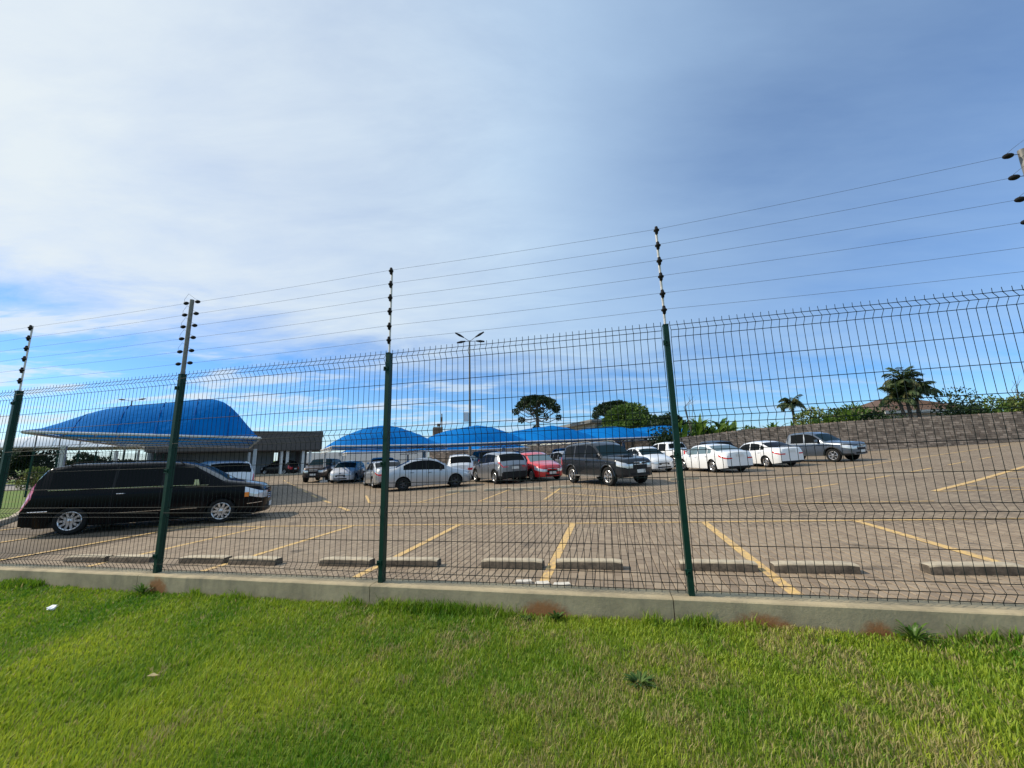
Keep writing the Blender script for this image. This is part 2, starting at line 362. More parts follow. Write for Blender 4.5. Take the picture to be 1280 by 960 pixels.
for i in range(int(-9/bw), int(10.5/bw)):
    off = (i % 2)*bl/2
    for k in range(-1, int(D_BR/bl)+1):
        d0 = .095+k*bl+off; d1 = d0+bl
        d0c, d1c = max(d0, .095), min(d1, D_BR)
        if d1c-d0c < .04: continue
        cells.append(((i+.5)*bw, (d0c+d1c)/2, d1c-d0c))
def brick_mesh(ln, tint, seed):
    q = random.Random(seed); b = MB(); b.box((0, 0, -.02), (bw-.009, ln-.009, .045), 0, 0, tint, bev=.005)
    b.v = [(v[0]+q.uniform(-.001, .001), v[1]+q.uniform(-.001, .001), v[2]) for v in b.v]
    return b
full = [c for c in cells if abs(c[2]-bl) < .001]
def pxsize(c): x, y = sd2(c[0], c[1]); return -math.hypot(x, y)
vis = sorted([c for c in full if -6.5 < c[0] < 5.6 and abs(sd2(c[0], c[1])[0]/sd2(c[0], c[1])[1]) < 1.3 and c[1] > 1.25], key=pxsize, reverse=True)[:290]
vset = set(vis)
RZ = math.atan2(U[1], U[0])
bmeshes = [brick_mesh(bl, t/7, t).mesh('brick', M['brick']) for t in range(8)]
for c in vis:
    x, y = sd2(c[0], c[1]); o = link('brick', rnd.choice(bmeshes), pave, (x, y, g(x, y)+rnd.uniform(-.0015, .0015)))
    o.rotation_euler = (rnd.uniform(-.01, .01), rnd.uniform(-.012, .012), RZ+rnd.uniform(-.008, .008))
b = MB()
for c in cells:
    if c in vset: continue
    x, y = sd2(c[0], c[1]); b.box((x, y, g(x, y)-.02+rnd.uniform(-.002, .002)), (bw-.009, c[2]-.009, .045), RZ+rnd.uniform(-.008, .008), 0, rnd.random(), bev=.004)
b.build('paving_bricks', M['brick'], pave, 0, kind='stuff')
# painted lines (strips that follow the ground, lying on the pavers)
def strip(pts, w=.10, name='painted_line'):
    b = MB()
    for (a, c) in zip(pts[:-1], pts[1:]):
        A = np.array(sd2(*a)); C = np.array(sd2(*c)); L = np.linalg.norm(C-A); t = (C-A)/L; nn = np.array([-t[1], t[0]]); n_ = max(1, int(L/1.0))
        P = []
        for i in range(n_+1):
            q = A+(C-A)*i/n_
            for e in (-1, 1): r = q+nn*e*w/2; P.append((r[0], r[1], g(r[0], r[1])+.0075))
        b.add(P, [(2*i, 2*i+2, 2*i+3, 2*i+1) if True else 0 for i in range(n_)])
    b.f = [f[::-1] for f in b.f]
    return b.build(name, M['line'], pave)
BAY = [-14.6, -12.0, -9.4, -6.75, -4.15, -1.43, 1.12, 3.69, 6.25, 8.8, 11.4]
for s in BAY: strip([(s, .12), (s+.05, 5.5)], .12)
strip([(-13.5, 5.55), (16, 5.45)], .09)
strip([(-1.0, 8.05), (9.0, 7.75)], .07)
strip([(12.5, 7.6), (15.0, 7.5)], .07)
strip([(2.3, 9.65), (15.66, 21.2), (30, 32.6)], .11)
strip([(2.3, 9.65), (.4, 11.4), (-1.9, 13.6)], .10)
strip([(3.4, 10.9), (1.6, 12.4), (-.4, 14.5)], .08)
strip([(-6.6, 10.0), (1.9, 9.15)], .09)
strip([(-6.6, 10.0), (-8.6, 12.8)], .09)
for s, e in ((-4.6, .4), (-2.3, .1), (-.1, .1)): strip([(s, 9.75), (s+e, 13.6)], .09)
t_ = np.array([.7660, .6428])
for k in range(6):
    p = np.array([4.88, 8.41])+t_*k*3.75; strip([tuple(p), tuple(p+t_*2.0)], .10)
for k in range(8):
    p = np.array([-6.1, 8.1])+np.array([-.735, .678])*k*3.3; strip([tuple(p), tuple(p+np.array([-.735, .678])*1.7)], .12)
strip([(10.2, 9.55), (17.1, 15.7), (20, 18.3)], .15)
strip([(10.2, 9.5), (22, 9.0)], .09)
for k in range(5):
    a = np.array([11.6+k*1.9, 10.75+k*1.68]); strip([tuple(a), (a[0]+1.0+k*1.3, 9.4-.04*k)], .09)
strip([(9.5, 21.5), (13.0, 24.4)], .08); strip([(4.2, 15.2), (9.5, 13.5)], .05)
strip([(-12.5, 6.6), (-8.0, 6.2)], .06)
# ---------------------------------------------------------------- retaining kerb wall of the fence
def curb_top(s): return EYE-1.0525+.0108*s
kw = thing('kerb_wall', 'low grey concrete kerb wall along the lawn, carrying the green fence', 'wall')
joints = [-16, -7.6, -5.1, -2.62, -.05, 2.35, 5.05, 8, 12, 16]
for a, c in zip(joints[:-1], joints[1:]):
    b = MB(); n_ = max(2, int((c-a)/.25)); P = []
    prof = [(.095, -.75), (.095, -.006), (.089, 0), (-.092, 0), (-.100, -.008), (-.102, -.5)]
    for i in range(n_+1):
        s = a+.003+(c-a-.006)*i/n_; z = curb_top(s)
        for d, h in prof:
            x, y = sd2(s, d+.004*noise.noise(Vector((s*1.3, d*3, 0)))); P.append((x, y, z+h+(.003*noise.noise(Vector((s*3, d*9, 5))) if h > -.01 else 0)))
    k = len(prof); F = [(i*k+j, i*k+j+1, (i+1)*k+j+1, (i+1)*k+j) for i in range(n_) for j in range(k-1)]
    F += [tuple(range(k-1, -1, -1)), tuple(n_*k+j for j in range(k))]
    b.add(P, F); b.build('concrete_segment', M['curb'], kw, 40)
# ---------------------------------------------------------------- the security fence
fen = thing('security_fence', 'green welded mesh fence on the kerb wall with six electric wires on top', 'fence')
HW = [.03, .09, .14, .34, .53, .58, .63, .83, 1.03, 1.23, 1.28, 1.33, 1.53, 1.73, 1.93, 1.98, 2.03]
FOLD = {.09, .58, 1.28, 1.98}
vp = [(2.065, 0), (2.03, 0), (1.98, -.035), (1.93, 0), (1.33, 0), (1.28, -.035), (1.23, 0), (.63, 0), (.58, -.035), (.53, 0), (.14, 0), (.09, -.035), (.03, 0), (.012, 0)]
PS = [-7.62, -5.10, -2.515, 0, 2.49, 5.0, 7.5]
PTOP = [2.9, 2.88, 2.9, 2.9, 2.9, 3.07, 2.9]
def panel(s0, s1):
    b = MB(); s0 += .035; s1 -= .035; n_ = int(round((s1-s0)/.0552)); sag = rnd.uniform(-.004, .004)
    for i in range(n_+1):
        s = s0+(s1-s0)*i/n_; z = curb_top(s)
        b.tube([(*sd2(s+rnd.uniform(-.0015, .0015), -.0+d+sag*math.sin(i/n_*3.14)), z+h) for h, d in vp], .0024, 4, 0, False)
    for h in HW:
        d = -.035 if h in FOLD else 0
        b.tube([(*sd2(s, d-.0045+sag*math.sin((s-s0)/(s1-s0)*3.14)), curb_top(s)+h) for s in np.linspace(s0, s1, 7)], .0027, 4, 0, False)
    return b.build('mesh_panel', M['wire'], fen, 180)
for a, c in zip(PS[:-1], PS[1:]): panel(a, c)
IH = [2.87, 2.73, 2.59, 2.45, 2.30, 2.16]
def cone_insulator(cx, cy, cz):
    b = MB(); b.lathe([(.004, -.038), (.012, -.032), (.015, -.012), (.024, -.004), (.024, .004), (.015, .012), (.012, .032), (.004, .038)], (cx, cy, cz), 'Z', 10); return b
def egg_mesh(p, q):
    p, q = Vector(p), Vector(q); b = MB(); ks = [0, .12, .3, .5, .7, .88, 1]; rs = [.005, .013, .018, .020, .018, .013, .005]
    b.tube([p.lerp(q, k) for k in ks], rs, 10); return b
ends = {}
for i, s in enumerate(PS):
    x, y = sd2(s, 0); z = curb_top(s); strain = i in (2, 5)
    b = MB(); b.box((x, y, z+1.015+.002), (.040, .060, 2.03), RZ)
    b.box((x, y, z+2.034), (.044, .064, .006), RZ)
    P = b.build('post', M['green_paint'], fen)
    b = MB(); bx, by = sd2(s, .0)
    for hz_ in (.16, 1.0, 1.88):
        b = MB(); cx, cy = sd2(s-.012, -.032); b.box((cx, cy, z+hz_), (.042, .014, .040), RZ); b.lathe([(.009, -.006), (.009, .006), (0.001, .008)], (sd2(s-.012, -.044)[0], sd2(s-.012, -.044)[1], z+hz_), 'Y', 8)
        b.build('panel_clamp', M['green_paint'], P)
    r = .021 if strain else .0095; top = PTOP[i]
    b = MB(); b.tube([(x, y, z+2.03), (x, y, z+top)], r, 10); b.build('steel_extension', M['galv'] if strain else M['rod'], P, 60)
    e0, e1 = [], []
    for k, h in enumerate(IH):
        h = h+(top-2.9)*(1-k/5)
        if strain:
            for sg, E in ((-1, e0), (1, e1)):
                a = (*sd2(s+sg*.05, 0), z+h); c = (*sd2(s+sg*.115, 0), z+h-.003)
                b = egg_mesh(a, c); b.tube([(*sd2(s, 0), z+h), a], .0025, 4)
                b.build('insulator', M['black_pl'], P, 60); E.append(Vector(c))
            if i == 5 or k < 5:
                b = MB(); m_ = [Vector((*sd2(s-.11, 0), z+h)), Vector((*sd2(s-.07, -.03), z+h+.035)), Vector((*sd2(s, -.045), z+h+.085)), Vector((*sd2(s+.07, -.03), z+h+.03)), Vector((*sd2(s+.11, 0), z+h))]
                b.tube(m_, .0012, 4); b.build('jumper_wire', M['ewire'], P)
        else:
            cx, cy = sd2(s, -.018); cone_insulator(cx, cy, z+h).build('insulator', M['black_pl'], P, 50)
            e0.append(Vector((*sd2(s, -.036), z+h))); e1.append(Vector((*sd2(s, -.036), z+h)))
    ends[i] = (e0, e1)
for i in range(len(PS)-1):
    for k in range(6):
        a, c = ends[i][1][k], ends[i+1][0][k]; b = MB()
        b.tube([a.lerp(c, t)+Vector((0, 0, -.008*math.sin(t*math.pi))) for t in (0, .2, .4, .6, .8, 1)], .00125, 4); b.build('electric_wire', M['ewire'], fen)
# ---------------------------------------------------------------- wheel stops
stop_lbl = {(-4.15, -1): 'left of the two wheel stops just right of the second green post', (-4.15, 1): 'right of the two wheel stops just right of the second green post',
 (-1.43, -1): 'concrete wheel stop close left of the middle green post', (-1.43, 1): 'concrete wheel stop crossed by the middle green post',
 (1.12, -1): 'wheel stop left of the broken white tile pieces', (1.12, 1): 'wheel stop right of the broken white tile pieces',
 (3.69, -1): 'wheel stop just right of the fourth green post', (3.69, 1): 'wheel stop right of the yellow line beside the fourth green post',
 (6.25, -1): 'rightmost wheel stop in view along the kerb wall', (6.25, 1): 'wheel stop beyond the right edge line, last of the row',
 (-6.75, 1): 'leftmost wheel stop, left of the second green post', (-6.75, -1): 'wheel stop below the black minivan rear wheel'}
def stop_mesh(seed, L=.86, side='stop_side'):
    q = random.Random(seed); b = MB(); n_ = 8; P = []; prof = [(-.085, 0), (-.078, .085), (-.066, .10), (.066, .10), (.078, .085), (.085, 0)]
    for i in range(n_+1):
        t = -L/2+L*i/n_; e = 0 if 0 < i < n_ else .012
        for d, h in prof: P.append((t, d*(1-e*4)+q.uniform(-.002, .002), max(0, h-(e if h > 0 else 0))+q.uniform(-.002, .002)))
    k = len(prof); F = [(i*k+j, (i+1)*k+j, (i+1)*k+j+1, i*k+j+1) for i in range(n_) for j in range(k-1)]+[tuple(range(k)), tuple(n_*k+j for j in range(k-1, -1, -1))]
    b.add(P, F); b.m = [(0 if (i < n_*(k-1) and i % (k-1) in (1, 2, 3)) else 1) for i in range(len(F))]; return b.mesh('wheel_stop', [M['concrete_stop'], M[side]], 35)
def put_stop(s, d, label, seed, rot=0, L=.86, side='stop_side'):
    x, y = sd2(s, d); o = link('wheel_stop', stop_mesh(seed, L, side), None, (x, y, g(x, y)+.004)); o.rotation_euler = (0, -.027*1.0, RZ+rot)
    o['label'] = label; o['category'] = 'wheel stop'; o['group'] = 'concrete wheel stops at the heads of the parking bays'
k_ = 0
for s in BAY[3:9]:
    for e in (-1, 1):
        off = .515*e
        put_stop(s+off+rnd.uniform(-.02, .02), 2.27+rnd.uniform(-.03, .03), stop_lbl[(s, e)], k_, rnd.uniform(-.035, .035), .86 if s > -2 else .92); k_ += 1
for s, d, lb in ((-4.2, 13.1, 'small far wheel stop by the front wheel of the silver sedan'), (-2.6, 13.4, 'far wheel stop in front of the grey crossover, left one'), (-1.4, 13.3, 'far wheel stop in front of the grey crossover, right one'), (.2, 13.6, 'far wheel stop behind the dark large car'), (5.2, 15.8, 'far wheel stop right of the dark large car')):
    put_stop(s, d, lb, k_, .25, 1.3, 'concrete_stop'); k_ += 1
# broken tile pieces by the kerb
for i, (s, d, w, h) in enumerate(((.90, 1.62, .20, .10), (1.13, 1.57, .17, .12), (1.36, 1.55, .20, .10))):
    x, y = sd2(s, d); b = MB(); P = [(-w/2, -h/2*.7), (w*.1, -h/2), (w/2, -h/2*.6), (w/2*.9, h/2), (0, h/2*.8), (-w/2*.8, h/2*.9)]
    z = g(x, y)+.006
    b.add([(x+p[0], y+p[1], z) for p in P]+[(x+p[0], y+p[1], z+.03) for p in P], [tuple(range(5, -1, -1)), tuple(range(6, 12))]+[(j, (j+1) % 6, 6+(j+1) % 6, 6+j) for j in range(6)])
    b.build('tile_shard', M['shard'], None, 0, label=['leftmost', 'middle', 'rightmost'][i]+' of the three broken white tile pieces at the foot of the yellow line', category='debris', group='broken tile pieces behind the kerb wall')
# ---------------------------------------------------------------- vehicles
PAINT = {}
def paint(name, col, metal=0.0, rough=.28, coat=1.0):
    if name not in PAINT:
        m = mat('paint_'+name, col, rough, metal, 0 if max(col) < .01 else coat if max(col) > .1 else (.5 if name == 'dark_grey' else .2), .12 if max(col) < .01 else .5 if max(col) > .1 else .2); t = m.node_tree; b = t.nodes['Principled BSDF']; b.inputs['Coat Roughness'].default_value = .05
        geo = nd(t, 'ShaderNodeNewGeometry'); tcn = nd(t, 'ShaderNodeTexCoord'); sp = nd(t, 'ShaderNodeSeparateXYZ'); t.links.new(tcn.outputs['Object'], sp.inputs[0])
        dirt = mth(t, 'MULTIPLY', ramp(t, mth(t, 'ADD', sp.outputs[2], mth(t, 'MULTIPLY', nz(t, geo.outputs['Position'], 5, 5, .7), .3)), .50, .18), .22)
        if max(col) < .01: dirt = mth(t, 'MULTIPLY', dirt, .25)
        t.links.new(mixc(t, dirt, col, tuple(.5*c_+.5*e_ for c_, e_ in zip(col, (.12, .10, .08)))), b.inputs['Base Color']); t.links.new(mth(t, 'ADD', mth(t, 'MULTIPLY', dirt, .6), rough), b.inputs['Roughness'])
        PAINT[name] = m
    return PAINT[name]
def interp(pts, x, sm=0.0):
    if sm:
        return sum(interp(pts, x+o) for o in (-sm, -sm/2, 0, sm/2, sm))/5
    if x <= pts[0][0]: return pts[0][1]
    for (a, b), (c, d) in zip(pts[:-1], pts[1:]):
        if x <= c: return b+(d-b)*(x-a)/max(1e-6, c-a)
    return pts[-1][1]
WHEEL = {}
def wheel_meshes(Rr, wd, spokes, alloy, rimr):
    key = (Rr, spokes, alloy)
    if key in WHEEL: return WHEEL[key]
    b = MB(); h = wd/2; n = 32
    b.lathe([(rimr, -h*.8), (rimr+.015, -h*.95), (Rr-.035, -h), (Rr-.008, -h*.85), (Rr, -h*.5), (Rr, h*.5), (Rr-.008, h*.85), (Rr-.035, h), (rimr+.015, h*.95), (rimr, h*.8)], (0, 0, 0), 'Y', n)
    ty = b.mesh('wheel', M['rubber'], 50)
    b = MB(); b.lathe([(rimr+.004, h*.82), (rimr-.012, h*.93), (rimr-.03, h*.80), (rimr-.04, h*.2)], (0, 0, 0), 'Y', n)
    b.lathe([(rimr+.004, -h*.8), (rimr-.04, -h*.8), (rimr-.05, h*.1), (0.02, h*.12)], (0, 0, 0), 'Y', n, 1)
    b.lathe([(rimr*.24, h*.5), (rimr*.24, h*.80), (rimr*.17, h*.88), (.005, h*.88)], (0, 0, 0), 'Y', 16)
    for k in range(spokes):
        a = 2*math.pi*k/spokes; w0, w1 = (rimr*.13, rimr*.10) if spokes > 7 else (rimr*.17, rimr*.19)
        ca, sa = math.cos(a), math.sin(a); P = []
        for rr, ww, yy in ((rimr*.18, w0, .84), (rimr*.6, w0*.85, .82), (rimr-.018, w1, .88)):
            for sg in (-1, 1):
                for y2 in (yy*h, (yy-.45)*h): P.append((ca*rr-sa*ww*sg, y2, sa*rr+ca*ww*sg))
        F = []
        for j in range(2): o = j*4; F += [(o, o+4, o+6, o+2), (o+2, o+6, o+7, o+3), (o+1, o+5, o+4, o), (o+3, o+7, o+5, o+1)]
        b.add(P, F)
    ri = b.mesh('rim', [M[alloy], M['steel_black']], 40)
    WHEEL[key] = (ty, ri); return WHEEL[key]
def car(name, cat, label, pos, az, K):
    L, Wd, H = K['L'], K['W'], K['H']; x0, y0 = pos; h = (math.sin(R(az)), math.cos(R(az)))
    rz = math.atan2(h[1], h[0]); z0 = g(x0, y0)+.004
    root = thing(name, label, cat, (x0, y0, z0), rz)
    gx = (g(x0+.5, y0)-g(x0-.5, y0)); gy = (g(x0, y0+.5)-g(x0, y0-.5))
    root.rotation_euler = Matrix.Identity(3).to_euler()
    nrm = Vector((-gx, -gy, 1)).normalized(); fw = Vector((h[0], h[1], gx*h[0]+gy*h[1])).normalized(); lf = nrm.cross(fw)
    root.rotation_euler = Matrix(((fw.x, lf.x, nrm.x), (fw.y, lf.y, nrm.y), (fw.z, lf.z, nrm.z))).to_euler()
    top, belt = K['top'], K['belt']; xa = K['axles']; Rw = K['R']; ra = Rw+K.get('gap', .055); sill = K.get('sill', .24)
    pm = paint(*K['paint']); low = M['trim'] if K.get('trim') else pm
    plan = K.get('plan') or [(0, .60), (.05, .74), (.16, .86), (.40, .945), (.9, 1), (L-.7, 1), (L-.3, .96), (L-.10, .90), (L-.03, .84), (L, .78)]
    tum = K.get('tumble', .30)
    st = set(round(i*.05, 4) for i in range(int(L/.05)+1)); st |= {0, L, .02, L-.02}
    for a in xa:
        for k in range(-8, 9): st.add(round(a+ra*math.sin(k/8*math.pi/2), 4))
    doors = K['doors']; seam = []
    for d in doors:
        for e in d: st |= {e-.006, e+.006}; seam.append(e)
    wins = K['wins']
    for w in wins: st |= set(w)
    for e in (K['ws'][0], K['ws'][1]) + (tuple(K['rw']) if K.get('rw') else ()): st.add(e)
    st = sorted(x for x in st if 0 <= x <= L)
    o_ = [st[0]]
    special = {round(v, 4) for v in [e+q for e in seam for q in (-.006, .006)]+[v for w in wins for v in w]}
    for x in st[1:]:
        if x-o_[-1] < .011 and round(x, 4) not in special and x != L: continue
        o_.append(x)
    st = o_
    def zbot(x):
        zb = sill+K.get('front_lift', .02)*max(0, 1-x/.5)+.06*max(0, 1-(L-x)/.5); arch = False
        for a in xa:
            if abs(x-a) < ra-1e-4:
                q = Rw+math.sqrt(max(0, ra*ra-(x-a)**2)); 
                if q > zb: zb = q; arch = True
        return zb, arch
    secs = []
    for x in st:
        w = Wd/2*interp(plan, x, .03); zb, arch = zbot(x); zt = interp(top, x, .05); bl = min(interp(belt, x, .04), zt-.015)
        zm = max(sill+.46*(bl-sill), zb+.05); z3 = max(bl-.055, zm+.02); bl = max(bl, z3+.012); zt = max(zt, bl+.012)
        gh = zt-bl; f = min(1, max(0, (gh-.03)/.16)); wb = w*.952
        low_in = .0 if arch else .035
        p = [(w-low_in, zb), (w-low_in*.35, zb+(zm-zb)*.35), (w, zm)]+[(w*(1-.012*t*t), zm+(z3-zm)*t) for t in (.25, .5, .75)]+[(w*.988, z3), (wb, bl)]
        yr = wb-max(0, (gh-.07))*tum; zr = zt-.065-.02*f
        cr = .022+.01*f
        A = [(wb-.02, bl+gh*.30), (wb*.86, zt-.012), (wb*.48, zt+cr*.6), (0, zt+cr)]
        B = [(yr, max(bl+.01, zr)), (yr-.075, zt-.012), (yr*.5, zt+cr*.7), (0, zt+cr)]
        p += [(a[0]*(1-f)+c[0]*f, a[1]*(1-f)+c[1]*f) for a, c in zip(A, B)]
        secs.append((x, p, gh, f))
    NP = 12
    def X(x): return L/2-x
    groups = {}
    def put(key, vs, t=None):
        gr = groups.setdefault(key, ({}, [], [])); idx = []
        for v in vs:
            kx = tuple(round(c, 4) for c in v)
            if kx not in gr[0]: gr[0][kx] = len(gr[1]); gr[1].append(v)
            idx.append(gr[0][kx])
        if len(set(idx)) >= 3:
            q = []
            for i in idx:
                if i not in q: q.append(i)
            gr[2].append(tuple(q))
    hk = K.get('hk', (4, 6)); tk = K.get('tk', (3, 6)); hl = K['head']; tl = K['tail']; ws = K['ws']; rw = K.get('rw')
    def classify(xm, zm, k, sg, gh):
        tag_ = 'body'
        if k <= 6:
            if xm < hl[0] and hk[0] <= k <= hk[1]: return 'headlight%d' % sg
            if xm > L-tl[0] and tk[0] <= k <= tk[1]: return 'taillight%d' % sg
            for i, d in enumerate(doors):
                for e in d:
                    if abs(xm-e) < .005: return 'door_gap'
                if d[0] < xm < d[1]: return 'door%d_%d' % (i, sg)
            if K.get('clad') and (zm < K['clad']): return 'cladding%d' % sg
            if zm < sill+.12 or (K.get('archclad') and any(math.hypot(xm-a, zm-Rw) < ra+.075 for a in xa)): return 'cladding%d' % sg if K.get('trim') else 'body'
            return 'body'
        if k == 7 and tk[1] >= 7 and xm > L-tl[0]: return 'taillight%d' % sg
        if k == 7:
            for i, wv in enumerate(wins):
                if wv[0] < xm < wv[1] and gh > .07: return 'side_window%d_%d' % (i, sg)
            if K.get('pillar_black') and wins[0][0] < xm < wins[-1][1] and gh > .1: return 'pillar%d_%d' % (int(xm*4), sg)
            return 'body'
        if k >= 9:
            if ws[0] < xm < ws[1]: return 'windscreen'
            if rw and rw[0] < xm < rw[1]: return 'rear_window'
            if K.get('bed') and K['bed'][0] < xm < K['bed'][1]: return 'bed_cover'
            if K.get('roof_black') and ws[1] < xm < (rw[0] if rw else L): return 'body'
        if k == 8 and K.get('bed') and K['bed'][0] < xm < K['bed'][1]: return 'body'
        return 'body'
    for (xa_, pa, ga, fa), (xb_, pb, gb, fb) in zip(secs[:-1], secs[1:]):
        for k in range(NP-1):
            for sg in (-1, 1):
                q = [(X(xa_), sg*pa[k][0], pa[k][1]), (X(xb_), sg*pb[k][0], pb[k][1]), (X(xb_), sg*pb[k+1][0], pb[k+1][1]), (X(xa_), sg*pa[k+1][0], pa[k+1][1])]
                if sg < 0: q = q[::-1]
                key = classify((xa_+xb_)/2, (pa[k][1]+pb[k][1]+pa[k+1][1]+pb[k+1][1])/4, k, sg, (ga+gb)/2)
                put(key, q)
    # end caps, bowed outwards, split into columns
    for end, (xe, pe) in ((0, secs[0][:2]), (1, secs[-1][:2])):
        C_ = 10; bow = K.get('bow', (.10, .05))[end]
        Z = [pe[0][1], (pe[0][1]+pe[1][1])/2, pe[1][1], (pe[1][1]+pe[2][1])/2]+[pe[j][1] for j in (2, 3, 4, 5, 6, 7, 8, 9, 11)]; kk = [0, 0, 1, 1, 2, 3, 4, 5, 6, 7, 8, 9]
        ys = sorted([(p[1], p[0]) for p in pe[:10]])
        def yat(z):
            for (za, ya), (zb_, yb) in zip(ys[:-1], ys[1:]):
                if z <= zb_: return ya+(yb-ya)*(z-za)/max(1e-6, zb_-za)
            return ys[-1][1]*.98
        rows = []
        for z in Z:
            yy = yat(z); rows.append([((X(xe)+(bow*(1-(2*c/C_-1)**2)*(1 if end == 0 else -1))), yy*(2*c/C_-1), z+(pe[11][1]-pe[9][1])*(1-(2*c/C_-1)**2)*(1 if z >= pe[9][1] else 0)) for c in range(C_+1)])
        for r_ in range(len(rows)-1):
            for c in range(C_):
                q = [rows[r_][c], rows[r_][c+1], rows[r_+1][c+1], rows[r_+1][c]]
                if end == 1: q = q[::-1]
                zm = sum(v[2] for v in q)/4; u_ = (2*(c+.5)/C_-1); sg = 1 if u_ > 0 else -1
                key = 'body'
                if end == 0:
                    gl = K['grille']
                    if hk[0] <= kk[r_] <= hk[1] and abs(u_) > .58: key = 'headlight%d' % sg
                    elif 3 <= kk[r_] <= 5 and abs(u_) < .6: key = 'grille'
                    elif r_ in (1, 2) and abs(u_) < .75: key = 'air_intake'
                else:
                    if tk[0] <= kk[r_] <= tk[1] and abs(u_) > tl[3]: key = 'taillight%d' % sg
                    elif rw and K.get('rwz') and K['rwz'][0] < zm < K['rwz'][1]: key = 'rear_window'
                    elif zm < K.get('rbump', 0): key = 'cladding'
                put(key, q)
    mats = {'body': pm, 'door_gap': M['trim'], 'pillar': M['trim'], 'cladding': M['trim'], 'windscreen': K.get('wsm', M['glass_wind']), 'rear_window': K.get('gm', M['glass']), 'bed_cover': M['trim'], 'grille': M['trim'], 'air_intake': M['trim']}
    made = {}
    for key, (_, vs, fs) in groups.items():
        base = key.rstrip('-0123456789_') if key not in mats else key
        if base in mats and key not in mats: mats[key] = mats[base]
        nm = {'door': 'door', 'headlight': 'headlight', 'taillight': 'taillight', 'side_window': 'side_window'}.get(base, base)
        mm = mats.get(key) or {'door': pm, 'headlight': M['lamp_clear'], 'taillight': M['lamp_red'], 'side_window': K.get('gm', M['glass'])}[base]
        me = bpy.data.meshes.new(nm); me.from_pydata(vs, [], fs); me.materials.append(mm)
        me.polygons.foreach_set('use_smooth', [True]*len(fs)); me.update(); me.set_sharp_from_angle(angle=R(38))
        made[key] = link(nm, me, root)
    body = made['body']
    def add(b, nm, m, par=None, sm=40): return b.build(nm, m, par or root, sm)
    # underbody and wheel wells
    b = MB(); b.box((0, 0, sill+.06), (L-.5, Wd-.30, .16)); 
    for a in xa:
        for sg in (-1, 1):
            vs = []; fs = []; n_ = 14
            for i in range(n_+1):
                t = math.pi*i/n_; 
                for yy in (Wd/2-.012, Wd/2-.30): vs.append((X(a)+ra*1.0*math.cos(t), sg*yy, Rw+ra*math.sin(t)))
            for i in range(n_): fs.append((2*i, 2*i+1, 2*i+3, 2*i+2))
            b.add(vs, fs)
            vs = [(X(a)+ra*math.cos(math.pi*i/n_), sg*(Wd/2-.30), Rw+ra*math.sin(math.pi*i/n_)) for i in range(n_+1)]+[(X(a), sg*(Wd/2-.30), sill)]
            b.add(vs, [tuple(range(n_+2))])
    add(b, 'underbody', M['steel_black'], None, 0)
    ty, ri = wheel_meshes(Rw, K.get('tw', .22), K.get('spokes', 5), K.get('alloy', 'alloy'), K.get('rimr', Rw*.66))
    for a in xa:
        for sg in (-1, 1):
            wv = link('wheel', ty, root, (X(a), sg*(Wd/2-.125), Rw)); 
            if sg < 0: wv.rotation_euler = (0, 0, math.pi)
            wv.rotation_euler.y = rnd.uniform(0, 1.2)*0
            link('rim', ri, wv)
    # mirrors, handles, plates
    mx = K['mirror']; 
    for sg in (-1, 1):
        b = MB(); yy = Wd/2*.95
        b.add([(X(mx[0])+a*.09*(1.0 if c < 0 else .7), sg*(yy+.02+b_*.20), mx[1]+c*.075) for a in (-.5, .9) for b_ in (0.15, 1) for c in (-.9, 1)], [(0, 1, 3, 2), (4, 6, 7, 5), (0, 4, 5, 1), (2, 3, 7, 6), (1, 5, 7, 3), (0, 2, 6, 4)])
        b.box((X(mx[0])+.02, sg*(yy-.005), mx[1]-.04), (.05, .09, .03)); add(b, 'wing_mirror', K.get('mirm', pm))
    for i, d in enumerate(doors):
        for sg in (-1, 1):
            dk = made.get('door%d_%d' % (i, sg)); 
            if dk is None: continue
            hx = d[1]-.17; zz = interp(belt, hx)-.14; w = Wd/2*interp(plan, hx)
            b = MB(); b.tube([(X(hx)+.09, sg*(w*.985), zz), (X(hx)+.07, sg*(w+.022), zz+.003), (X(hx)-.07, sg*(w+.022), zz+.003), (X(hx)-.09, sg*(w*.985), zz)], .012, 6); add(b, 'door_handle', K.get('handle', pm), dk)
    b = MB(); b.box((X(L)-K.get('bow', (.1, .05))[1]-.008, 0, K.get('pz', .75)), (.012, .40, .13)); add(b, 'number_plate', M['plate'])
    b = MB(); b.box((X(0)+K.get('bow', (.1, .05))[0]+.008, 0, K.get('pzf', .42)), (.012, .40, .13)); add(b, 'number_plate', M['plate'])
    if K.get('gbar'):
        for zz in K['gbar']:
            b = MB(); bw_ = K.get('bow', (.1, .05))[0]; hw = Wd/2*.30
            b.tube([(X(0)+bw_*(1-(t*.6)**2)+.008, hw*t*1.1, zz) for t in (-1, -.5, 0, .5, 1)], .012, 6); add(b, 'grille_bar', M['chrome'])
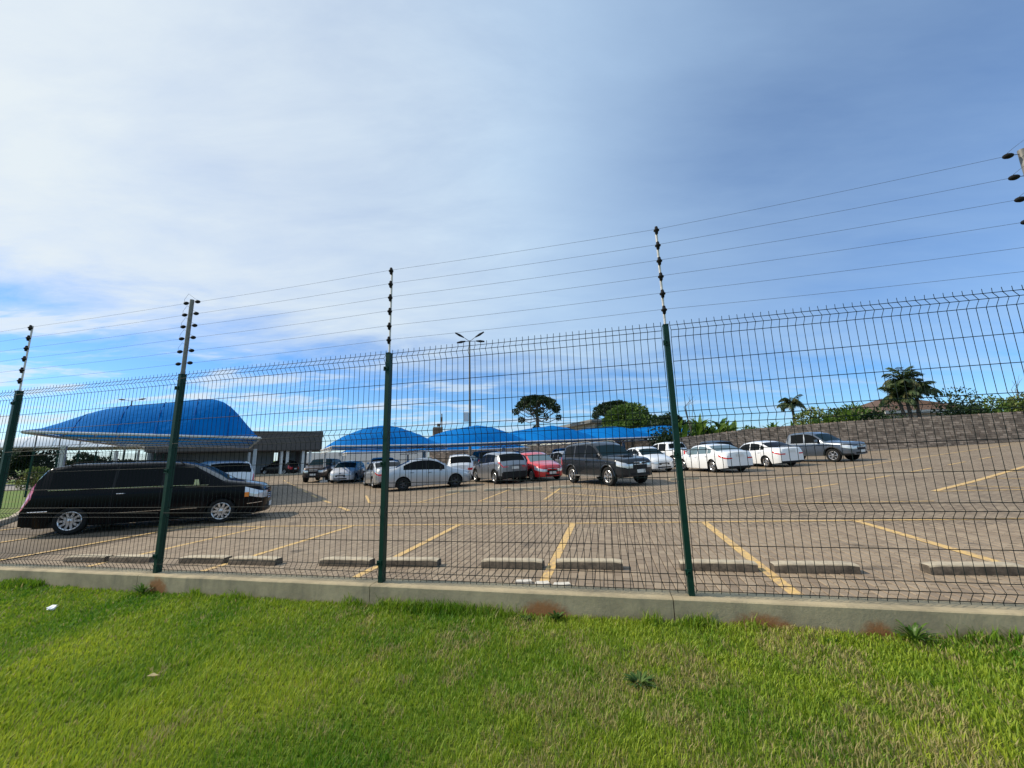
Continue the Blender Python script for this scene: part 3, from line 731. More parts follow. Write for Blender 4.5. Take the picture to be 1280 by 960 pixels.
    if K.get('chrome_belt'):
        for sg in (-1, 1):
            b = MB(); b.tube([(X(x), sg*(Wd/2*.957*interp(plan, x)+.006), interp(belt, x)+.012) for x in np.linspace(wins[0][0], wins[-1][1], 14)], .010, 5); add(b, 'chrome_strip', M['chrome'])
            b = MB(); x1, x2 = doors[0][0]+.1, doors[-1][1]-.05; b.tube([(X(x), sg*(Wd/2+.012), .47) for x in np.linspace(x1, x2, 6)], .011, 5); add(b, 'chrome_strip', M['chrome'])
            b = MB(); b.tube([(X(L-.02), sg*Wd/2*.80, .60), (X(L-.2), sg*Wd/2*.965, .60), (X(L-.55), sg*(Wd/2*.995), .60)], .012, 5); add(b, 'chrome_strip', M['chrome'])
            b = MB(); b.tube([(X(.02), sg*Wd/2*.74, .52), (X(.16), sg*Wd/2*.885, .51), (X(.36), sg*(Wd/2*.955), .50)], .013, 5); add(b, 'chrome_strip', M['chrome'])
    if K.get('rails'):
        for sg in (-1, 1):
            xr = K['rails']; yy = Wd/2*.952-(H-interp(belt, (xr[0]+xr[1])/2)-.07)*tum-.06
            b = MB(); b.tube([(X(xr[0]), sg*yy, interp(top, xr[0])+.0), (X(xr[0]+.12), sg*yy, interp(top, xr[0]+.12)+.06)]+[(X(x), sg*yy, interp(top, x)+.065) for x in np.linspace(xr[0]+.4, xr[1]-.4, 5)]+[(X(xr[1]-.1), sg*yy, interp(top, xr[1]-.1)+.055), (X(xr[1]), sg*yy, interp(top, xr[1])-.01)], .016, 6); add(b, 'roof_rail', K.get('railm', M['trim']))
    if K.get('steps'):
        for sg in (-1, 1):
            b = MB(); b.box((X((xa[0]+xa[1])/2), sg*(Wd/2+.02), sill+.03), (xa[1]-xa[0]-2*ra-.05, .14, .05)); add(b, 'side_step', K['steps'])
    if K.get('flares'):
        for a in xa:
            for sg in (-1, 1):
                b = MB(); b.tube([(X(a)+(ra+.02)*math.cos(t), sg*(Wd/2-.005), Rw+(ra+.02)*math.sin(t)) for t in np.linspace(.05, math.pi-.05, 15)], .035, 6); add(b, 'wheel_arch_flare', K['flares'])
    if K.get('scoop'):
        b = MB(); sx = K['scoop']; z = interp(top, sx); b.add([(X(sx-.18), -.28, z+.02), (X(sx-.18), .28, z+.02), (X(sx-.16), .24, z+.085), (X(sx-.16), -.24, z+.085), (X(sx+.35), -.30, z+.06), (X(sx+.35), .30, z+.06)], [(0, 1, 2, 3), (3, 2, 5, 4), (0, 3, 4), (1, 5, 2)]); add(b, 'hood_scoop', pm)
    if K.get('amber'):
        for sg in (-1, 1):
            b = MB(); w = Wd/2*interp(plan, hl[0]-.06); b.box((X(hl[0]-.05), sg*(w-.012), (hl[1]+hl[2])/2), (.12, .05, .13), -sg*.18, bev=.01); add(b, 'turn_signal', M['lamp_amber'])
    if K.get('badge'):
        b = MB(); b.lathe([(.055, 0), (.055, .012), (.001, .016)], (X(0)+K.get('bow', (.1, .05))[0]+.002, 0, K['badge']), 'X', 14); add(b, 'badge', M['chrome'])
    if K.get('antenna'):
        b = MB(); b.tube([(X(K['antenna']), 0, H), (X(K['antenna'])-.12, 0, H+.14)], .006, 5); add(b, 'antenna', M['trim'])
    return root
BLK = ('black', (.012, .012, .014), .0, .2); WHT = ('white', (.72, .73, .74), 0, .3); SLV = ('silver', (.40, .42, .45), .55, .3); DGR = ('dark_grey', (.020, .023, .028), .3, .22)
GRY = ('grey', (.24, .25, .27), .6, .3); RED = ('red', (.55, .014, .018), .1, .25); BLU = ('blue', (.02, .09, .28), .3, .3); NAV = ('navy', (.02, .03, .05), .2, .3)
def sedan(paintc, L=4.5, W_=1.76, H=1.47, **kw):
    k = L/4.5
    K = dict(tk=(5, 5), L=L, W=W_, H=H, paint=paintc, R=.315, axles=(.86*k, .86*k+2.66*k), head=(.42, .60, .76), tail=(.34, .74, .92, .62), grille=(.50, .66), intake=(.26, .44), mirror=(1.62*k, 1.02), ws=(1.12*k, 1.72*k), rw=(3.18*k, 3.86*k),
        top=[(0, .55), (.03, .70), (.12, .765), (.5, .87), (1.08*k, .99), (1.75*k, 1.385), (2.1*k, H-.02), (2.5*k, H), (3.0*k, H-.045), (3.3*k, H-.14), (3.92*k, 1.08), (4.4*k, 1.055), (L-.02, .99), (L, .90)],
        belt=[(0, .60), (.4, .76), (1.1*k, .90), (2.0*k, .935), (3.4*k, .985), (L-.5, 1.0), (L, .80)], doors=[(1.30*k, 2.36*k), (2.36*k, 3.26*k)], wins=[(1.42*k, 2.33*k), (2.38*k, 3.16*k), (3.2*k, 3.5*k)], pz=.86, sill=.20, gbar=[.58], rbump=.36, trim=False)
    K.update(kw); return K
def hatch(paintc, L=4.0, W_=1.75, H=1.49, **kw):
    k = L/4.0
    K = dict(L=L, W=W_, H=H, paint=paintc, R=.31, axles=(.80*k, .80*k+2.5*k), head=(.44, .62, .78), tail=(.24, .80, 1.08, .66), grille=(.54, .70), intake=(.26, .46), mirror=(1.45*k, 1.03), ws=(1.0*k, 1.58*k), rw=(3.52*k, 3.86*k),
        top=[(0, .56), (.03, .72), (.10, .79), (.5, .90), (.98*k, 1.0), (1.6*k, 1.385), (1.95*k, H-.02), (2.4*k, H), (3.1*k, H-.04), (3.50*k, H-.10), (3.86*k, 1.06), (3.94*k, .98), (L, .86)],
        belt=[(0, .62), (.4, .78), (1.0*k, .92), (2.0*k, .95), (3.2*k, 1.0), (L-.2, 1.02), (L, .80)], doors=[(1.14*k, 2.14*k), (2.14*k, 2.96*k)], wins=[(1.26*k, 2.11*k), (2.16*k, 2.86*k), (2.9*k, 3.3*k)], pz=.62, sill=.21, gbar=[.63], rbump=.36)
    K.update(kw); return K
def suv(paintc, L=4.7, W_=1.84, H=1.80, **kw):
    k = L/4.7
    K = dict(L=L, W=W_, H=H, paint=paintc, R=.385, gap=.07, axles=(.90*k, .90*k+2.75*k), head=(.36, .86, 1.04), tail=(.20, .98, 1.22, .72), grille=(.78, .98), intake=(.46, .66), mirror=(1.62*k, 1.28), ws=(1.28*k, 1.86*k), rw=(4.30*k, 4.58*k),
        top=[(0, .82), (.03, .98), (.12, 1.05), (.5, 1.12), (1.26*k, 1.20), (1.88*k, 1.67), (2.2*k, H-.03), (2.7*k, H), (3.9*k, H-.02), (4.28*k, H-.07), (4.60*k, 1.22), (4.66*k, 1.05), (L, .90)],
        belt=[(0, .90), (.4, 1.03), (1.2*k, 1.13), (2.2*k, 1.16), (3.6*k, 1.20), (L-.1, 1.20), (L, .84)], doors=[(1.42*k, 2.50*k), (2.50*k, 3.44*k)], wins=[(1.56*k, 2.46*k), (2.53*k, 3.34*k), (3.42*k, 4.22*k)], pz=.95, pzf=.58, sill=.36, gbar=[.84, .93], plan=[(0, .64), (.05, .76), (.16, .87), (.40, .95), (.9, 1), (L-.5, 1), (L-.15, .96), (L-.03, .90), (L, .86)], rbump=.55, trim=True, tumble=.24)
    K.update(kw); return K
def pickup(paintc, L=5.3, W_=1.85, H=1.80, **kw):
    k = L/5.3
    K = dict(L=L, W=W_, H=H, paint=paintc, R=.385, gap=.07, axles=(.95*k, .95*k+3.09*k), head=(.46, .90, 1.06), tail=(.10, .86, 1.12, .80), grille=(.74, 1.0), intake=(.46, .64), mirror=(1.68*k, 1.27), ws=(1.30*k, 1.90*k), rw=(3.50*k, 3.64*k),
        top=[(0, .82), (.03, .98), (.12, 1.07), (.5, 1.13), (1.28*k, 1.20), (1.92*k, 1.67), (2.25*k, H-.03), (2.7*k, H), (3.40*k, H-.03), (3.50*k, H-.10), (3.66*k, 1.22), (3.72*k, 1.18), (5.2*k, 1.18), (L, 1.12)],
        belt=[(0, .90), (.4, 1.03), (1.2*k, 1.13), (2.2*k, 1.15), (3.6*k, 1.165), (5.2*k, 1.165), (L, 1.06)], doors=[(1.42*k, 2.48*k), (2.48*k, 3.38*k)], wins=[(1.56*k, 2.44*k), (2.51*k, 3.30*k)], pz=.62, pzf=.58, sill=.38, bed=(3.74*k, 5.2*k), plan=[(0, .66), (.05, .78), (.16, .88), (.40, .95), (.9, 1), (L-.2, 1), (L-.03, .98), (L, .96)], gbar=[.80, .93], rbump=.6, trim=True, tumble=.24, bow=(.1, .01))
    K.update(kw); return K
van = dict(L=5.14, W=1.95, H=1.75, tk=(5, 7), paint=('gloss_black', (.004, .004, .005), 0, .12), R=.335, gap=.06, axles=(.98, 4.16), head=(.44, .66, .86), tail=(.20, .84, 1.24, .80), grille=(.56, .78), intake=(.26, .42), mirror=(1.58, 1.18), ws=(.99, 1.72), rw=(4.82, 5.05),
    top=[(0, .80), (.03, .94), (.10, 1.00), (.5, 1.09), (.98, 1.17), (1.72, 1.62), (2.1, 1.71), (2.6, 1.75), (4.4, 1.74), (4.80, 1.67), (5.05, 1.20), (5.10, .98), (5.14, .74)],
    belt=[(0, .82), (.4, .97), (.98, 1.06), (2.0, 1.09), (4.6, 1.10), (4.95, 1.10), (5.14, .70)], doors=[(1.44, 2.40), (2.40, 3.40)], wins=[(1.34, 2.37), (2.42, 3.38), (3.44, 4.66)], pz=.80, pzf=.40, sill=.20, spokes=10, chrome_belt=True, rails=(2.0, 4.4), pillar_black=True, handle=M['chrome'], mirm=M['chrome'], amber=True, gbar=[.60, .66, .72], tumble=.26, rimr=.235,
    plan=[(0, .60), (.05, .74), (.16, .86), (.40, .945), (.9, 1), (4.5, 1), (4.9, .965), (5.08, .92), (5.14, .88)])
car('minivan', 'minivan', 'long black minivan with chrome strip and ten-spoke wheels, parked nearest on the left', (-10.28, 11.9), 66, van)
car('silver_sedan', 'car', 'silver sedan with black wheels parked sideways right of the middle green post', (-4.5, 20.8), 72, sedan(SLV, 4.35, 1.74, 1.50, alloy='alloy_dark', spokes=5, tk=(3, 6), tail=(.26, .66, .98, .66), handle=M['trim'], mirm=M['trim'], rimr=.19, pillar_black=True))
car('crossover', 'car', 'grey crossover seen from behind between the silver sedan and the red hatchback', (-.9, 22.6), -27, hatch(GRY, 4.3, 1.76, 1.62, R=.345, sill=.26, trim=True, clad=.50, archclad=True, rbump=.62, rails=None, pz=.80, tk=(6, 6), tail=(.30, .92, 1.08, .62), belt=[(0, .74), (.4, .88), (1.0, 1.0), (2.0, 1.04), (3.4, 1.12), (4.1, 1.12), (4.3, .9)],
    top=[(0, .66), (.03, .84), (.10, .92), (.5, 1.02), (1.05, 1.10), (1.7, 1.50), (2.1, 1.60), (2.6, 1.62), (3.4, 1.58), (3.80, 1.50), (4.14, 1.12), (4.24, 1.02), (4.3, .86)], rw=(3.8, 4.12), pillar_black=True))
car('red_hatchback', 'car', 'red hatchback facing the fence, half hidden by the large dark vehicle', (1.2, 23.2), 156, hatch(RED, 4.06, 1.74, 1.52, spokes=7, alloy='alloy', badge=.62, mirm=M['trim'], pillar_black=True, wsm=M['glass_clear']))
car('sport_utility', 'car', 'large dark grey off-roader with hood scoop and silver wheels, right of the middle', (4.1, 18.3), 156, suv(DGR, 4.7, 1.84, 1.82, flares=paint(*DGR), steps=M['galv'], scoop=.75, rails=(2.2, 4.2), railm=M['galv'], spokes=6, badge=.88, mirm=paint(*DGR), rimr=.25))
car('white_sedan', 'car', 'white sedan in side view with clear windows, right of the fourth green post', (11.1, 22.5), -8, sedan(WHT, 4.62, 1.78, 1.46, R=.325, spokes=5, gm=M['glass_clear'], tail=(.42, .86, .97, .50), alloy='alloy'))
car('white_sedan', 'car', 'second white sedan, parked between the clear-windowed one and the grey pickup', (15.1, 24.3), -8, sedan(WHT, 4.45, 1.75, 1.46, spokes=7, gm=M['glass'], tail=(.40, .84, .96, .50)))
car('grey_pickup', 'pickup truck', 'dark grey double-cab pickup at the right end of the parked row', (18.95, 25.3), 160, pickup(('bluegrey', (.11, .13, .16), .6, .3), flares=M['trim'], spokes=6, rimr=.24, clad=.5, badge=.9))
car('white_sedan', 'car', 'white sedan facing the fence, right behind the large dark off-roader', (8.4, 25.6), 170, sedan(WHT, 4.4, 1.75, 1.5))
car('white_pickup', 'pickup truck', 'white pickup seen past the fourth green post, cab with dark rear glass', (11.6, 29.7), -20, pickup(WHT, 5.0, 1.78, 1.75))
car('dark_hatchback', 'car', 'black car of which only the roof shows above the clear-windowed white sedan', (14.8, 30.0), -8, hatch(NAV, 4.2, 1.78, 1.66))
car('white_hatchback', 'car', 'white hatchback facing the fence under the blue canopy beside a white pole', (-12.4, 30), 172, hatch(WHT, 4.0, 1.75, 1.47, grille=(.60, .70), badge=.66, gbar=None))
car('dark_crossover', 'car', 'dark brown-grey crossover behind the white canopy pole at the left', (-15.0, 31.5), 172, suv(('brown', (.06, .045, .04), .3, .3), 4.4, 1.8, 1.68))
car('grey_sedan', 'car', 'light grey sedan partly hidden by the middle green post and the silver sedan', (-7.9, 24.3), -30, sedan(('lightgrey', (.40, .42, .44), .6, .3), 4.5, 1.78, 1.47, tail=(.36, .84, .95, .45)))
car('blue_grey_crossover', 'car', 'pale blue-grey crossover behind the light grey sedan, under the blue canopy', (-9.9, 30.0), -20, suv(('paleblue', (.30, .38, .46), .6, .3), 4.4, 1.8, 1.68))
car('white_hatchback', 'car', 'white tall hatchback seen from behind over the hood of the silver sedan', (-3.75, 27.4), -12, hatch(WHT, 4.0, 1.75, 1.62, tail=(.20, .86, 1.02, .66), tk=(4, 5), pillar_black=True))
car('navy_car', 'car', 'dark navy off-roader behind the grey crossover, under the lamp pole', (-2.4, 31.5), -18, suv(NAV, 4.7, 1.84, 1.82))
car('black_car', 'car', 'black car roof showing between the grey crossover and the red hatchback', (.7, 31.0), -18, suv(BLK, 4.4, 1.78, 1.66))
car('grey_hatchback', 'car', 'grey hatchback squeezed between the red hatchback and the dark off-roader', (3.9, 28.2), 160, hatch(GRY, 4.0, 1.72, 1.5))
car('white_pickup', 'pickup truck', 'small distant white pickup in the gap above the red hatchback hood', (4.9, 39), 160, pickup(WHT, 5.0, 1.8, 1.75))
car('blue_car', 'car', 'bright blue car far back under the last blue canopy on the right', (12.5, 34.6), 150, hatch(BLU, 4.0, 1.72, 1.48))
car('white_crossover', 'car', 'white crossover behind the hood of the black minivan', (-13.7, 18.6), -48, suv(WHT, 4.5, 1.82, 1.72, rbump=.62, gm=M['glass']))
car('black_hatchback', 'car', 'black hatchback parked inside the open grey building', (-27.3, 46.6), -78, hatch(BLK, 4.1, 1.75, 1.6))
car('black_car', 'car', 'black car beside the white hatchback under the blue canopy', (-10.6, 33.6), 172, hatch(BLK, 4.0, 1.75, 1.5))
# ---------------------------------------------------------------- blue canopies
M['white_cloth'] = mat('white_cloth', (.70, .72, .74), .8, spec=.1); M['seam_white_cloth'] = M['white_steel']; M['seam_blue_cloth'] = mat('blue_seam', (.002, .075, .27), .8, spec=.05)
E_ = np.array([.873, .485]); Hh = np.array([-.485, .873])
HX = .50   # eave height helpers use metres above the ground
def canopy(label, A, B, zA, zB, length, prof, off=0, ties=4, hip=.3, tr=True, hd=None, cm='blue_cloth', posts=(.18, .8), name='shade_canopy', right_drop=None):
    Hh = hd if hd is not None else globals()['Hh']; A = np.array(A); B = np.array(B); root = thing(name, label, 'canopy', (float(A[0]), float(A[1]), g(*A)), 0, 'blue shade cloth canopies over the parking bays'); o = root.location.copy()
    nu, nv = 24, 30; b = MB(); P = []
    def pt(t, v):
        q = A+(B-A)*t+Hh*length*v; z = zA+(zB-zA)*t-.25*v*0; hgt = interp(prof, t, min(.05, t, 1-t))
        sag = math.sin(math.pi/2*min(1, min(v, 1-v)/hip))**.85*1.08 if 0 < v < 1 else 0.0
        wob = .05*noise.noise(Vector((q[0]*.7, q[1]*.7, 3)))
        return q, z+hgt*sag+wob*min(1, hgt)
    for j in range(nv+1):
        for i in range(nu+1):
            q, z = pt(i/nu, j/nv); P.append((q[0]-o.x, q[1]-o.y, z+EYE-o.z))
    b.add(P, [(j*(nu+1)+i, j*(nu+1)+i+1, (j+1)*(nu+1)+i+1, (j+1)*(nu+1)+i) for j in range(nv) for i in range(nu)])
    c = b.build('shade_cloth', M[cm], root, 180)
    L_ = lambda q, z: (q[0]-o.x, q[1]-o.y, z+EYE-o.z)
    for t_3 in (.17, .34, .5, .66, .83):
        b = MB(); b.tube([L_(pt(t_3, v)[0], pt(t_3, v)[1]+.012) for v in np.linspace(0, 1, 25)], .016, 4); b.build('cloth_seam', M['seam_'+cm], root, 60)
    for v in np.linspace(0, 1, ties):
        b = MB(); b.tube([L_(A+Hh*length*v, zA-.05), L_(B+Hh*length*v, zB-.05)], .05, 8); b.build('tie_beam', M['white_steel'], root, 60)
        if 0 < v < 1: b = MB(); b.tube([L_(pt(t, v)[0], pt(t, v)[1]-.045) for t in np.linspace(0, 1, 17)], .032, 6); b.build('arch_tube', M['white_steel'], root, 60)
    for (Q, z) in ((A, zA), (B, zB)):
        b = MB(); b.tube([L_(Q, z-.06), L_(Q+Hh*length, z-.06)], .055, 8); n_ = 12 if tr else 0
        if tr: b.tube([L_(Q+Hh*.2, z-.32), L_(Q+Hh*(length-.2), z-.32)], .035, 8)
        for i in range(n_): b.tube([L_(Q+Hh*(.2+(length-.4)*i/n_), z-.32 if i % 2 else z-.06), L_(Q+Hh*(.2+(length-.4)*(i+1)/n_), z-.06 if i % 2 else z-.32)], .018, 5)
        b.build('truss', M['white_steel'], root, 60)
        for v in posts:
            q = Q+Hh*length*v; b = MB(); b.box((q[0]-o.x, q[1]-o.y, (g(*q)+z+EYE-.4)/2-o.z), (.16, .16, z+EYE-.4-g(*q)), math.atan2(E_[1], E_[0])); b.box((q[0]-o.x, q[1]-o.y, g(*q)+.06-o.z), (.5, .5, .14), .5, bev=.02); b.build('post', M['white_steel'], root)
    return root
pf = [(0, 0), (.08, .45), (.25, 1.05), (.5, 1.36), (.68, 1.60), (.77, 1.62), (.83, 1.42), (1, 0)]
Rp = np.array([-10.9, 17.0]); Lp = Rp-E_*7.0
canopy('large deep blue arched canopy rising behind the black minivan', Lp, Rp, 1.24, 1.02, 14.5, pf, hip=.13, tr=False, hd=np.array([-.575, .818]), ties=5, posts=(.3, .95))
wc = canopy('distant white arched canopy low behind the left end of the big blue one', (-47.5, 33.5), (-37.5, 39), 1.75, 1.75, 10, [(0, 0), (.1, .45), (.25, .9), (.5, 1.2), (.75, .9), (.9, .45), (1, 0)], hip=.2, tr=False, cm='white_cloth', ties=2); del wc['group']
ps = [(0, 0), (.08, .46), (.2, .92), (.35, 1.28), (.5, 1.42), (.65, 1.27), (.8, .92), (.92, .44), (1, 0)]
T1 = np.array([-14.3, 30.0]); SP = 7.6
lbl = ['arched blue canopy above the white hatchback, between grey building and middle post', 'arched blue canopy crossed by the tall lamp pole', 'light blue canopy just right of the candelabra pine, above the red hatchback', 'blue canopy above the large dark off-roader', 'rightmost blue canopy of the row, ending at the stone wall']
for j in range(5):
    a = T1+E_*SP*j+E_*.05; c = T1+E_*SP*(j+1)-E_*.05; ea = g(*a)-EYE+2.5; ec = g(*c)-EYE+2.5
    canopy(lbl[j], a-Hh*6.0, c-Hh*6.0, ea, ec, 11.5, [(t_5, h_5*(1, 1, .92, .82, .8)[j]) for t_5, h_5 in ps], ties=3, posts=(.5,))
T2_ = T1+Hh*17.5
lbl2 = ['far blue canopy in the second row, seen under the first above the light grey sedan', 'far blue canopy in the second row, above the white tall hatchback', 'far blue canopy in the second row, left of the candelabra pine']
for j in range(3):
    a = T2_+E_*(SP*j+3); c = T2_+E_*(SP*(j+1)+3); ea = g(*a)-EYE+2.3; ec = g(*c)-EYE+2.3
    canopy(lbl2[j], a-Hh*5, c-Hh*5, ea, ec, 9, [(t, h*.75) for t, h in ps], ties=2, posts=(.5,))
# ---------------------------------------------------------------- grey building with the open car bay
ca, sa = np.array([-36.0, 44.2]), None
bt = thing('grey_building', 'low building with dark brown fascia, open bay and paired white columns', 'building', (-22.6, 46.6, g(-22, 46)))
o = bt.location; ax = np.array([-.903, -.43]); ay = np.array([-.43, .903]); ang = math.atan2(-ax[1], -ax[0])
def bb(name, u0, u1, v0, v1, z0, z1, m, par=bt):     # u to the left along the front, v into the depth
    c = ax*(u0+u1)/2+ay*(v0+v1)/2; b = MB(); b.box((c[0], c[1], (z0+z1)/2), (abs(u1-u0), abs(v1-v0), z1-z0), ang); return b.build(name, m, par)
bb('fascia', 0, 16, 0, 12, 2.75, 4.75, M['render_dark']); bb('roof', -.1, 16.1, -.1, 12.1, 4.753, 4.87, M['roofmetal'])
bb('soffit', .15, 15.9, .15, 11.9, 2.66, 2.747, M['soffit'])
w = bb('wall', 5.3, 15.8, 5.5, 5.8, 0, 2.655, M['wall_grey']); bb('wall', 15.5, 15.8, .3, 5.45, 0, 2.655, M['wall_grey']); bb('wall', 1.8, 5.2, 9.2, 9.5, 0, 2.655, M['wall_grey'])
bb('floor_slab', -1, 16, -.6, 12, -.2, .10, M['concrete_stop'])
for i in range(9): bb('wall_panel', 5.4+i*1.14, 5.4+i*1.14+1.11, 5.44, 5.49, .12, 2.6, M['wall_grey'])
for u in (1.0, 1.7, 3.3, 3.9): bb('column', u, u+.28, .5, .8, .10, 2.655, M['white_steel'])
bb('column', 2.4, 2.9, 5.0, 5.5, .1, 2.655, M['soffit'])
# traffic cone
cn = thing('traffic_cone', 'orange traffic cone with white bands in front of the grey building', 'traffic cone', (-30.2, 46.2, g(-30, 46)+.1))
b = MB(); b.box((0, 0, .02), (.42, .42, .04), bev=.01); b.lathe([(.17, .04), (.13, .22)], (0, 0, 0), 'Z', 14); b.lathe([(.10, .36), (.075, .50)], (0, 0, 0), 'Z', 14); b.lathe([(.05, .62), (.03, .78), (0.001, .79)], (0, 0, 0), 'Z', 14); b.build('cone_body', M['cone'], cn, 40)
for a, c, r1, r2 in ((.22, .36, .13, .10), (.50, .62, .075, .05)): b = MB(); b.lathe([(r1, a), (r2, c)], (0, 0, 0), 'Z', 14); b.build('white_band', M['white'], cn, 40)
# ---------------------------------------------------------------- distant pale building
db = thing('pale_building', 'distant pale building with overhanging grey roof behind the candelabra pine', 'building', (14.5, 70, 0))
o = np.array([14.5, 70.0]); e1 = np.array([-11.5, 45.0]); L1 = np.linalg.norm(e1); e1 /= L1; e2 = np.array([e1[1], -e1[0]]); an = math.atan2(e1[1], e1[0])
def pb(name, u0, u1, v0, v1, z0, z1, m, par=db):
    c = e1*(u0+u1)/2+e2*(v0+v1)/2; b = MB(); b.box((c[0], c[1], (z0+z1)/2), (u1-u0, v1-v0, z1-z0), an); return b.build(name, m, par)
pb('wall', 0, L1, 0, 10, 0, 6.2, M['cream']); pb('roof', -2.2, L1+1, -1.6, 11, 6.7, 7.25, M['roofmetal']); pb('frieze', -.02, L1, .1, 9.9, 6.203, 6.69, M['cream'])
for i in range(7):
    wf = pb('window', 3+i*6, 5.2+i*6, -.05, .06, 4.3, 5.6, M['white']); pb('pane', 3.15+i*6, 5.05+i*6, -.09, -.055, 4.42, 5.48, M['glass_clear'], wf)
c = -e1*.9; pb('teal_panel', -1.6, -.05, .5, 4, 3.2, 6.2, M['teal'])
# ---------------------------------------------------------------- stone walls
def stone_wall(label, P0, P1, z0, z1, hgt, rows_h=.17, zt=None):
    ztop = (lambda f, x: interp(zt, x)+EYE) if zt else (lambda f, x: z0+(z1-z0)*f+EYE)
    P0 = np.array(P0); P1 = np.array(P1); Ln = np.linalg.norm(P1-P0); t = (P1-P0)/Ln; nn = np.array([t[1], -t[0]]); 
    if np.dot(nn, -P0) < 0: nn = -nn
    rt = thing('stone_wall', label, 'wall', (float(P0[0]), float(P0[1]), g(*P0))); o = rt.location
    nseg = 20; b = MB(); P = []
    for i in range(nseg+1):
        q = P0+(P1-P0)*i/nseg; z_t = ztop(i/nseg, q[0])
        for off, z in ((.02, -.6), (.02, 0), (-.25, 0), (-.25, -.6)):
            w_ = q-nn*(.0)+nn*(off if off > 0 else off); P.append((w_[0]-o.x-nn[0]*.04, w_[1]-o.y-nn[1]*.04, (z_t-.02 if z == 0 else g(*q)-.5)-o.z))
    F = []
    for i in range(nseg):
        for k in range(4): k2 = (k+1) % 4; F.append((i*4+k, i*4+k2, (i+1)*4+k2, (i+1)*4+k))
    b.add(P, F); b.build('wall_core', mcore, rt)
    b = MB(); nr_ = int(round(hgt/rows_h))
    for r_ in range(nr_):
        u = -rnd.random()*.4
        while u < Ln:
            l = rnd.uniform(.28, .52); a, c = max(0, u), min(Ln, u+l); u += l
            if c-a < .06: continue
            m_ = (a+c)/2; q = P0+t*m_+nn*.0; z_t = ztop(m_/Ln, q[0]); z = z_t-hgt+(r_+.5)*rows_h
            if z < g(*q)-.15: continue
            b.box((q[0]-o.x, q[1]-o.y, z-o.z), (c-a-.02, .10+rnd.uniform(-.02, .03), rows_h-.018), math.atan2(t[1], t[0]), 0, rnd.random()**1.3)
    b.build('stone_courses', M['stone'], rt, 0, kind='stuff')
    return rt
mcore = mat('wall_mortar', (.055, .045, .038), .95)
stone_wall('long brown-grey basalt block wall closing the car park on the right', (54, 30.8), (14.2, 34.2), None, None, 2.75, zt=[(14, 1.12), (20, 1.72), (28, 2.15), (41, 2.52), (54, 2.8)])
stone_wall('basalt wall running away behind the right-hand canopies', (14.2, 34.4), (27, 62), 1.02, 1.9, 2.7, .22)
stone_wall('far pale stone wall seen under the canopies behind the cars', (27, 62.3), (-14, 66), 2.0, 1.0, 2.6, .26)
wt = np.array([-25.9, 3.5]); lw_ = thing('pale_wall', 'pale rendered boundary wall seen under the canopies beside the grey building', 'wall', (-14.3, 66.2, g(-14, 66)))
for i in range(8):
    b = MB(); c = wt*(i+.5)/8; b.box((c[0], c[1], 1.35), (np.linalg.norm(wt)/8-.04, .2, 2.7), math.atan2(wt[1], wt[0])); b.build('wall_panel', M['white_steel'], lw_)
# ---------------------------------------------------------------- plants
def leaf_quad(b, p, d, up, L, w, t):
    side = d.cross(up); 
    if side.length < 1e-4: side = Vector((1, 0, 0))
    side.normalize(); b.add([p, p+d*L*.45+side*w, p+d*L, p+d*L*.45-side*w], [(0, 1, 2, 3)], 0, t)
def rvec(q):
    while True:
        v = Vector((q.uniform(-1, 1), q.uniform(-1, 1), q.uniform(-1, 1)))
        if .05 < v.length < 1: return v.normalized()
def crown(name, blobs, n, size, m, parent, seed, origin=Vector((0, 0, 0)), shell=.55, droop=0):
    q = random.Random(seed); b = MB(); tot = sum(bl[3]**2 for bl in blobs)
    for bl in blobs:
        k = int(n*bl[3]**2/tot); rz_ = bl[4] if len(bl) > 4 else bl[3]
        for _ in range(k):
            v = rvec(q); rr = shell+(1-shell)*q.random()**.6
            p = Vector((bl[0]+v.x*bl[3]*rr, bl[1]+v.y*bl[3]*rr, bl[2]+v.z*rz_*rr))
            d = (v+rvec(q)*.9+Vector((0, 0, .2-droop))).normalized(); s_ = size*q.uniform(.6, 1.3)
            leaf_quad(b, p, d, rvec(q), s_, s_*.32, q.random())
    return b.build(name, m, parent)
def shrub(label, pos, w, h, mname, seed, n=1500, size=.22, name='shrub', cat='shrub', group=None, nb=14, dpt=None):
    q = random.Random(seed); x, y = pos; z = g(x, y)
    rt = thing(name, label, cat, (x, y, z), 0, group); bl = []
    for i in range(nb):
        r = h*q.uniform(.20, .32); bl.append((q.uniform(-w/2+r*.6, w/2-r*.6), q.uniform(-1, 1)*(dpt or w*.25), h*q.uniform(.25, .80) if i else h*.7, r, r))
    crown('foliage', bl, n, size, M[mname], rt, seed+1)
    b = MB()
    for i in range(5): a = q.uniform(-w*.25, w*.25); c = bl[i]; b.tube([(a*.4, 0, 0), (c[0], c[1], c[2])], [.04, .015], 5)
    b.build('stem', M['bark'], rt); return rt
